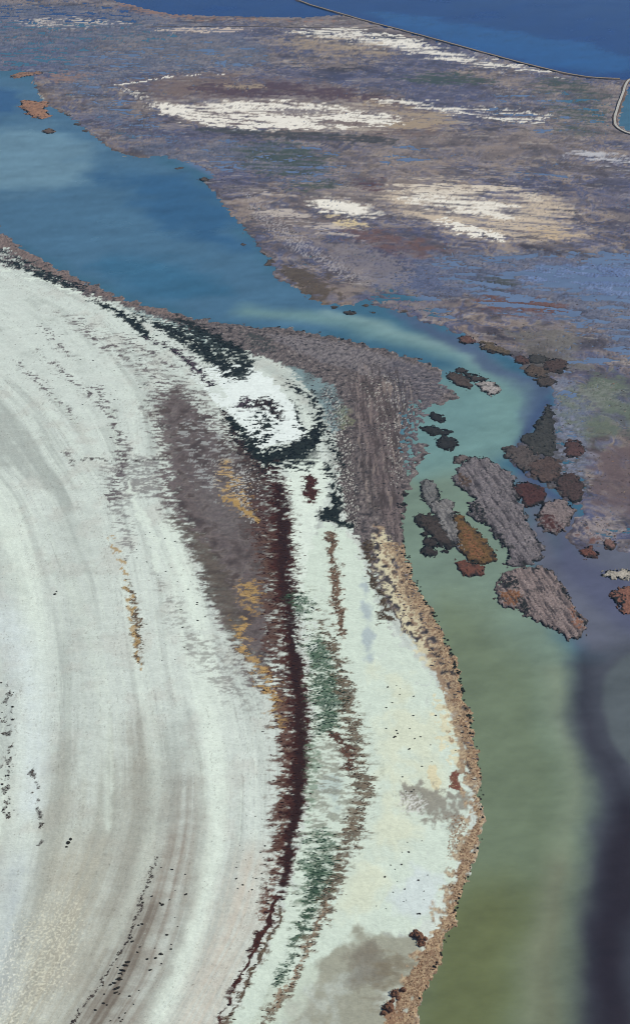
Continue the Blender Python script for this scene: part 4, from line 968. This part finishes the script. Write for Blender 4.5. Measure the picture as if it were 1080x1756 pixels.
for q, lb in (([(110, 460), (140, 438), (180, 440), (200, 465), (175, 480), (130, 475)], 'dark scrub islet below the blackish brown islet, upper of a stacked pair'),
          ([(108, 490), (140, 475), (180, 490), (180, 520), (150, 523), (125, 515)], 'rounded dark scrub islet in green shallows, lower of a stacked pair'),
          ([(200, 500), (222, 496), (240, 503), (225, 511)], 'speck of dark scrub in green water beside the stacked pair of islets'),
          ([(110, 415), (135, 408), (157, 420), (150, 430), (120, 428)], 'thin dark islet squeezed between the blackish brown islet and the stacked pair'),
          ([(0, 275), (22, 268), (45, 280), (35, 298), (5, 300)], 'dark scrub clump at the ragged marsh edge, lower of two'),
          ([(0, 232), (26, 222), (50, 235), (30, 246)], 'dark scrub clump at the ragged marsh edge, upper of two')):
    islet(Z3(q), lb, lin(58, 52, 50), rimw=6, hgt=.6)
islet(Z3([(255, 75), (275, 60), (310, 58), (330, 72), (310, 90), (275, 95)]), 'small grey brown islet off the upper tip of the longest islet', lin(108, 98, 96))
islet([(763, 644), (775, 637), (795, 645), (811, 658), (808, 665), (790, 664), (770, 653)], 'dark brown oblong islet in the teal bend beside a pale topped islet', lin(78, 68, 64))
islet([(778, 634), (790, 631), (802, 637), (792, 641)], 'smallest dark islet of the cluster in the teal bend', lin(62, 56, 54))
islet([(794, 641), (815, 642), (834, 651), (828, 656), (808, 653)], 'slim dark islet lying between the oblong islet and the pale topped islet', lin(72, 64, 62))
islet([(815, 657), (835, 652), (850, 660), (858, 668), (852, 678), (835, 675), (822, 666)], 'dark rimmed islet with a pale grey top in the teal bend', lin(160, 154, 152), rimw=6)
for q, lb in (([(737, 706), (750, 710), (766, 721), (750, 724), (738, 716)], 'short black scrub islet, first off the marsh below the headland'), ([(719, 735), (735, 730), (755, 736), (775, 741), (768, 747), (740, 746)], 'long low black scrub islet between the marsh and the teal bend'),
              ([(745, 757), (765, 746), (786, 756), (782, 766), (765, 772), (752, 766)], 'rounded black scrub islet at the lower end of the black islets')):
    islet(q, lb, lin(46, 46, 46), rimw=8, hgt=.6)
islet(Z2([(322, 62), (340, 42), (370, 40), (395, 55), (398, 75), (360, 78), (335, 72)]), 'reddish brown islet off the far bank above the teal bend', lin(98, 72, 66))
islet(Z2([(412, 82), (440, 68), (480, 72), (500, 95), (540, 105), (575, 130), (520, 125), (470, 110), (430, 97)]), 'tapering olive brown islet lying along the far bank', lin(94, 82, 68))
islet(Z2([(448, 110), (470, 104), (495, 115), (470, 120)]), 'tiny dark islet below the tapering olive brown islet', lin(60, 54, 52))
islet(Z2([(612, 190), (640, 175), (690, 180), (718, 205), (700, 222), (650, 215), (620, 205)]), 'oval brown islet at the tip of the far bank', lin(86, 74, 66), grow=4.5)
islet(Z2([(625, 150), (650, 128), (700, 130), (712, 150), (680, 165), (640, 162)]), 'dark grey oval scrub mound behind the oval brown islet', lin(64, 62, 60), grow=4.5)
islet(Z2([(700, 180), (720, 150), (760, 140), (800, 165), (790, 190), (750, 200), (720, 195)]), 'dark brown scrub mound at the marsh edge inland of the oval brown islet', lin(74, 60, 56), grow=4.5)
islet(Z2([(665, 238), (700, 225), (740, 235), (747, 250), (715, 265), (690, 262)]), 'small knobbly dark islet below the oval brown islet', lin(74, 66, 62), grow=4.5)
islet(Z2([(573, 142), (600, 130), (628, 150), (620, 165), (590, 160)]), 'small reddish dark islet between the tapering islet and the oval one', lin(80, 60, 56), grow=4.5)
islet(Z2([(715, 342), (728, 370), (735, 430), (740, 490), (740, 560), (700, 575), (640, 550), (612, 510), (615, 485), (660, 470), (680, 450), (662, 435), (690, 425), (705, 380)]), 'spire shaped dark green mound of scrub on the right bank', lin(62, 62, 60), rimw=7, grow=4.5)
islet(Z2([(530, 548), (560, 530), (610, 530), (660, 555), (670, 580), (640, 600), (640, 640), (600, 625), (570, 600), (545, 575)]), 'rounded grey brown scrub mound jutting into the indigo creek', lin(86, 78, 76), grow=4.5)
islet(Z2([(640, 600), (690, 580), (740, 585), (770, 600), (760, 650), (740, 690), (700, 690), (660, 665), (635, 635)]), 'brown scrub mound below the spire shaped one along the creek', lin(84, 70, 66), grow=4.5)
islet(Z2([(760, 660), (820, 650), (860, 680), (865, 720), (860, 770), (840, 782), (810, 765), (780, 735), (750, 700)]), 'dark reddish scrub mound at the mouth of the narrow creek', lin(72, 58, 56), rimw=7, grow=4.5)
islet(Z2([(790, 520), (830, 500), (865, 520), (870, 560), (830, 580), (800, 560)]), 'reddish brown scrub mound standing inland of the spire shaped one', lin(84, 62, 60), grow=4.5)
islet(Z3([(845, 500), (880, 478), (915, 495), (935, 520), (900, 533), (860, 525)]), 'rust brown knob at the end of a pale marsh point', lin(104, 68, 58))
islet(Z3([(955, 470), (970, 445), (1005, 450), (1010, 480), (985, 497)]), 'pinkish brown lump in the shallows beside the pale marsh point', lin(124, 96, 90))
islet([(1029, 984), (1045, 978), (1100, 980), (1150, 995), (1100, 998), (1085, 995), (1062, 990), (1040, 990)], 'flat pale grey spit in the indigo water', lin(166, 160, 150), rimw=2)
islet([(1042, 1022), (1050, 1012), (1075, 1005), (1120, 1010), (1130, 1050), (1082, 1056), (1062, 1045), (1055, 1030)], 'rust red islet below the flat pale spit', lin(132, 92, 78), rimw=4, extra=[([(1042, 1022), (1060, 1010), (1075, 1030), (1060, 1045)], DARK, 6, .6)])
islet(Z1([(73, 352), (95, 342), (130, 352), (178, 350), (148, 368), (160, 385), (176, 402), (130, 407), (100, 390), (78, 372)]), 'reddish tan islet in the blue lagoon with a forked end', lin(150, 112, 88), rimw=1.5)
islet(Z1([(148, 447), (168, 442), (192, 451), (180, 459), (155, 458)]), 'small brown islet alone in the blue lagoon below the reddish tan one', lin(96, 80, 70), rimw=2)
islet(Z1([(34, 263), (75, 250), (140, 245), (152, 255), (90, 262), (50, 268)]), 'thin tan spit at the head of the blue lagoon', lin(140, 108, 88), rimw=1.5)
islet(Z1([(683, 614), (698, 608), (718, 614), (700, 626)]), 'small dark islet off the lagoon point', lin(80, 70, 62), rimw=3)
islet([(586, 536), (598, 533), (611, 536), (598, 540)], 'little dark islet alone where the lagoon narrows into the channel', lin(72, 66, 62), rimw=3)
tiny = 'tiny dark scrub islet strung along the lagoon shore'
for x, y, a, b in ((121, 197, 5, 2), (133, 213, 4, 1.5), (148, 224, 5, 2), (308, 288, 4, 1.2), (418, 419, 3.5, 1.5), (456, 434, 5, 2.5), (448, 420, 5, 2.5), (464, 450, 9, 5), (459, 452, 4, 1.6), (572, 527, 4, 1.5), (628, 524, 4, 1.5), (640, 536, 4, 1.6), (690, 534, 6, 2.2), (833, 585, 5, 2)):
    islet(oval(x, y, a, b), tiny, lin(84, 74, 68), rimw=2, group='tiny islets along the lagoon shore', hgt=.5, fringe=False)

# ------------------------------------------------------------------ causeways
def causeway(pts, label, half, top=1.6, col_side=BRN, col_top=lin(150, 136, 120), ends=True):
    p = np.array(smooth_pts(pts, 2, False))
    x, y, _ = at(p[:, 0], p[:, 1])
    L = np.concatenate([[0], np.cumsum(np.hypot(np.diff(x), np.diff(y)))])
    n = int(L[-1] / 9) + 2
    t = np.linspace(0, L[-1], n)
    x, y = np.interp(t, L, x), np.interp(t, L, y)
    nz1, nz2 = fbm(t / 30, t * 0, 4, 7), fbm(t / 30, t * 0 + 9.3, 4, 8)
    dx, dy = np.gradient(x), np.gradient(y); l = np.hypot(dx, dy); nx_, ny_ = -dy / l, dx / l
    def strip(offs, zs, jit):
        v = []
        for k, (o_, z_) in enumerate(zip(offs, zs)):
            j = jit[k]
            v.append(np.stack([x + nx_ * (o_ + j * nz1), y + ny_ * (o_ + j * nz1), z_ + .08 * nz2], 1))
        m = len(offs)
        v = np.stack(v, 1).reshape(-1, 3)
        b = (np.arange(n - 1)[:, None] * m + np.arange(m - 1)[None]).ravel()
        return v, np.stack([b, b + 1, b + m + 1, b + m], 1)
    v, f = strip([-half * 1.9, -half * 1.2, -half, 0, half, half * 1.2, half * 1.9], [-1.2, .4, top, top + .05, top, .4, -1.2], [2.2, 1.4, .6, 0, .6, 1.4, 2.2])
    c = np.tile(col_side, (len(v), 1)) * rng.uniform(.7, 1.3, (len(v), 1))
    ctr = np.array([x.mean(), y.mean(), 0])
    o = mesh_obj('causeway', v - ctr, f, M_bank, None, c)
    o.location = ctr
    tag(o, label, 'causeway')
    v, f = strip([-half * .55, 0, half * .55], [top + .14, top + .2, top + .14], [.15, 0, .15])
    c = np.tile(col_top, (len(v), 1)) * rng.uniform(.85, 1.1, (len(v), 1))
    mesh_obj('track', v - ctr, f, M_bank, o, c)
    return o
causeway([(470, -30), (500, -4), (530, 9), (570, 20), (632, 38), (720, 61), (800, 83), (900, 111), (1000, 134), (1062, 136)], 'long straight causeway with pale track between marsh and deep blue lake', 3.2)
causeway([(1500, 212), (1300, 176), (1160, 150), (1085, 134), (1074, 140), (1067, 160), (1056, 190), (1052, 208), (1056, 220), (1080, 232), (1140, 242), (1320, 272)], 'bent embankment closing the small pond at the corner of the lake', 3.4, col_top=lin(180, 178, 172))
causeway([(250, 47), (330, 45), (450, 46), (540, 48), (620, 49), (646, 46)], 'low dark embankment running through the pale marsh below the lake', 2.0, .9, PEAT, lin(120, 108, 98))

# ------------------------------------------------------------------ single shrubs
def shrub_mesh(name, seed, pal):
    r = np.random.default_rng(seed)
    V_, F_, C_ = [], [], []
    nseg, nr = 9, 3
    lob = r.uniform(.75, 1.2, nseg)
    for k in range(nr):
        a = np.linspace(0, 2 * np.pi, nseg, endpoint=False) + k * .3
        rad = (1.0, .85, .5)[k] * lob * r.uniform(.85, 1.12, nseg)
        V_ += list(np.stack([np.cos(a) * rad, np.sin(a) * rad, np.full(nseg, (-.2, .45, .85)[k]) + r.uniform(-.08, .08, nseg)], 1))
    V_.append(np.array([.1, 0, .98]))
    for k in range(nr - 1):
        for i in range(nseg):
            j = (i + 1) % nseg
            F_ += [(k * nseg + i, k * nseg + j, (k + 1) * nseg + j), (k * nseg + i, (k + 1) * nseg + j, (k + 1) * nseg + i)]
    for i in range(nseg):
        F_.append(((nr - 1) * nseg + i, (nr - 1) * nseg + (i + 1) % nseg, nr * nseg))
    C_ += [pal[0]] * len(V_)
    for _ in range(46):                                    # leaf sprays standing off the crown
        th, ph = r.uniform(0, 2 * np.pi), r.uniform(.1, 1.4)
        d = np.array([math.cos(th) * math.cos(ph), math.sin(th) * math.cos(ph), math.sin(ph)])
        c0 = d * r.uniform(.8, 1.1); t1 = np.cross(d, r.normal(size=3)); t1 /= np.linalg.norm(t1)
        t2 = np.cross(d, t1) * .6 + d * .5
        s = r.uniform(.12, .3); b = len(V_)
        V_ += [c0 - t1 * s, c0 + t1 * s, c0 + t2 * s * 1.4]
        F_.append((b, b + 1, b + 2)); C_ += [pal[r.integers(0, len(pal))]] * 3
    o = mesh_obj(name, np.array(V_), np.array(F_), M_tuft, None, np.array(C_), smooth=False)
    me = o.data
    bpy.data.objects.remove(o)
    return me
SH_DARK = [shrub_mesh('shrub', s, [lin(44, 42, 36), lin(58, 54, 44), lin(34, 34, 32), lin(76, 66, 54)]) for s in (1, 2, 3)]
SH_GREEN = [shrub_mesh('shrub', s, [lin(46, 52, 42), lin(60, 66, 52), lin(36, 40, 34)]) for s in (4, 5, 6)]
SH_RUST = [shrub_mesh('shrub', s, [lin(112, 80, 62), lin(134, 100, 78), lin(92, 62, 50), lin(60, 46, 40)]) for s in (7, 8)]
def shrub(x, y, s, meshes, label, group, flat=.7, hz=.6):
    X, Y, sc = at(x - (2.5 if 'waterline' in label or 'foot' in label else 0), y)
    z = float(lookup(H, np.array([X]), np.array([Y]))[0])
    o = bpy.data.objects.new('shrub', meshes[rng.integers(0, len(meshes))])
    col.objects.link(o)
    o.location = (X, Y, max(z, 0.0) + .02)
    o.rotation_euler = (0, 0, rng.choice([0, math.pi]) + rng.normal(0, .25))
    o.scale = (s, s * flat * rng.uniform(.8, 1.2), s * hz * rng.uniform(.8, 1.2))
    return tag(o, label, 'shrub', group)
def along(pts, n, jit):
    p = np.array(pts, float); L = np.concatenate([[0], np.cumsum(np.hypot(*np.diff(p, axis=0).T))])
    t = rng.uniform(0, L[-1], n)
    return np.interp(t, L, p[:, 0]) + rng.normal(0, jit, n), np.interp(t, L, p[:, 1]) + rng.normal(0, jit, n)
for x, y in zip(*along([(692, 880), (693, 935), (704, 970), (714, 995), (727, 1025), (747, 1055), (758, 1078), (769, 1105), (782, 1140), (792, 1175), (802, 1210), (810, 1250)], 95, 2.0)):
    shrub(x, y, rng.uniform(.45, 1.15), SH_GREEN, 'dark green shrub at the waterline of the upper river bank', 'shrubs along the river edge', .8, .7)
for x, y in zip(*along([(810, 1250), (819, 1300), (825, 1325), (829, 1388), (828, 1410), (825, 1440), (809, 1490), (787, 1545), (769, 1610), (741, 1675), (719, 1725)], 55, 2.0)):
    shrub(x, y, rng.uniform(.35, .85), SH_DARK, 'small dark shrub at the foot of the rusty lower river bank', 'shrubs below the rusty bank', .8, .7)
for x, y, s in ((716, 1606, 3.4), (706, 1604, 1.8), (722, 1618, 2.6), (665, 1728, 3.2), (676, 1704, 2.4), (657, 1738, 1.8), (690, 1698, 2.0), (712, 1598, 1.4), (728, 1610, 1.5), (672, 1718, 1.6), (683, 1712, 1.5)):
    up = y < 1650
    shrub(x, y, s, SH_RUST, 'big rusty bush where white crust, grey mud and river bank meet' if up else 'big rusty bush on the widest part of the low river bank', 'big rusty bushes where crust meets mud' if up else 'big rusty bushes on the wide bank', .8, .6)
def field(pts, n, smin, smax, meshes, label, group, flat=.55, hz=.4):
    P = np.array(pts, float); k = 0
    while k < n:
        x, y = rng.uniform(P[:, 0].min(), P[:, 0].max()), rng.uniform(P[:, 1].min(), P[:, 1].max())
        if sd_poly(np.array([x]), np.array([y]), P)[0] > 0:
            shrub(x, y, math.exp(rng.uniform(math.log(smin), math.log(smax))), meshes, label, group, flat, hz); k += 1
field([(650, 1160), (760, 1190), (790, 1310), (720, 1400), (660, 1300)], 26, .4, 1.0, SH_DARK, 'small dark shrub dotted on the cream crust beside the river', 'shrubs on the cream crust')
field([(680, 1440), (740, 1440), (735, 1570), (620, 1560)], 22, .35, .9, SH_DARK, 'small dark shrub on the white crust above the grey mud', 'shrubs on the white crust')
field([(420, 1390), (475, 1390), (465, 1530), (385, 1540)], 26, .3, .8, SH_DARK, 'small dark shrub beside the lower part of the red plant band', 'shrubs beside the red band')
field([(190, 930), (300, 900), (360, 1000), (390, 1080), (280, 1150), (230, 1060)], 42, .4, 1.1, SH_DARK, 'small dark shrub on the salt just outside the mauve mud', 'shrubs outside the mauve mud', .4)
field([(265, 1480), (340, 1470), (300, 1620), (225, 1756), (130, 1756), (220, 1620)], 46, .4, 1.2, SH_DARK, 'low dark shrub in the brown hollow behind the line of wrack', 'shrubs in the brown hollow', .5)
for k in range(9):
    shrub(196 + k * 2.4 + rng.normal(0, 3), 1700 - k * 6 + rng.normal(0, 2), rng.uniform(1.1, 2.0), SH_DARK, 'stout dark shrub in the close row on the brown hollow', 'close row of stout shrubs', .35, .35)
for x, y, s in ((118, 1446, 1.3), (122, 1440, 1.0), (115, 1453, .9), (95, 1020, 1.2), (98, 1015, .8)):
    lo_ = y > 1200
    shrub(x, y, s, SH_DARK, 'dark shrub in the ragged upright clump on bare grey salt' if lo_ else 'dark shrub of the faint pair alone on the smooth flat', 'ragged upright clump' if lo_ else 'faint pair on the smooth flat', .7, .5)
field([(0, 1160), (24, 1170), (26, 1400), (0, 1400)], 16, .4, 1.2, SH_DARK, 'dark shrub in the loose row on the pale bluish salt', 'loose row on the pale flat', .6)
field([(40, 540), (200, 560), (330, 660), (240, 740), (120, 700), (20, 620)], 40, .5, 1.5, SH_DARK, 'flat dark shrub scattered among mauve streaks on the upper salt flat', 'shrubs among the mauve streaks', .35, .3)

# ------------------------------------------------------------------ haze
def haze():
    x0, x1, y0, y1, z0, z1 = -13500., 13500., -400., 13500., -4.0, 515.0
    v = [(x, y, z) for z in (z0, z1) for y in (y0, y1) for x in (x0, x1)]
    f = [(0, 2, 3, 1), (4, 5, 7, 6), (0, 1, 5, 4), (2, 6, 7, 3), (0, 4, 6, 2), (1, 3, 7, 5)]
    m = bpy.data.materials.new('haze'); m.use_nodes = True
    n = m.node_tree; n.nodes.clear()
    o = n.nodes.new('ShaderNodeOutputMaterial'); p = n.nodes.new('ShaderNodeVolumePrincipled')
    p.inputs['Color'].default_value = (*HAZE_COLOR, 1); p.inputs['Density'].default_value = HAZE_DENSITY
    p.inputs['Anisotropy'].default_value = 0.0
    n.links.new(p.outputs[0], o.inputs['Volume'])
    ob = mesh_obj('haze', v, f, m, smooth=False)
    ob['kind'] = 'stuff'
haze()
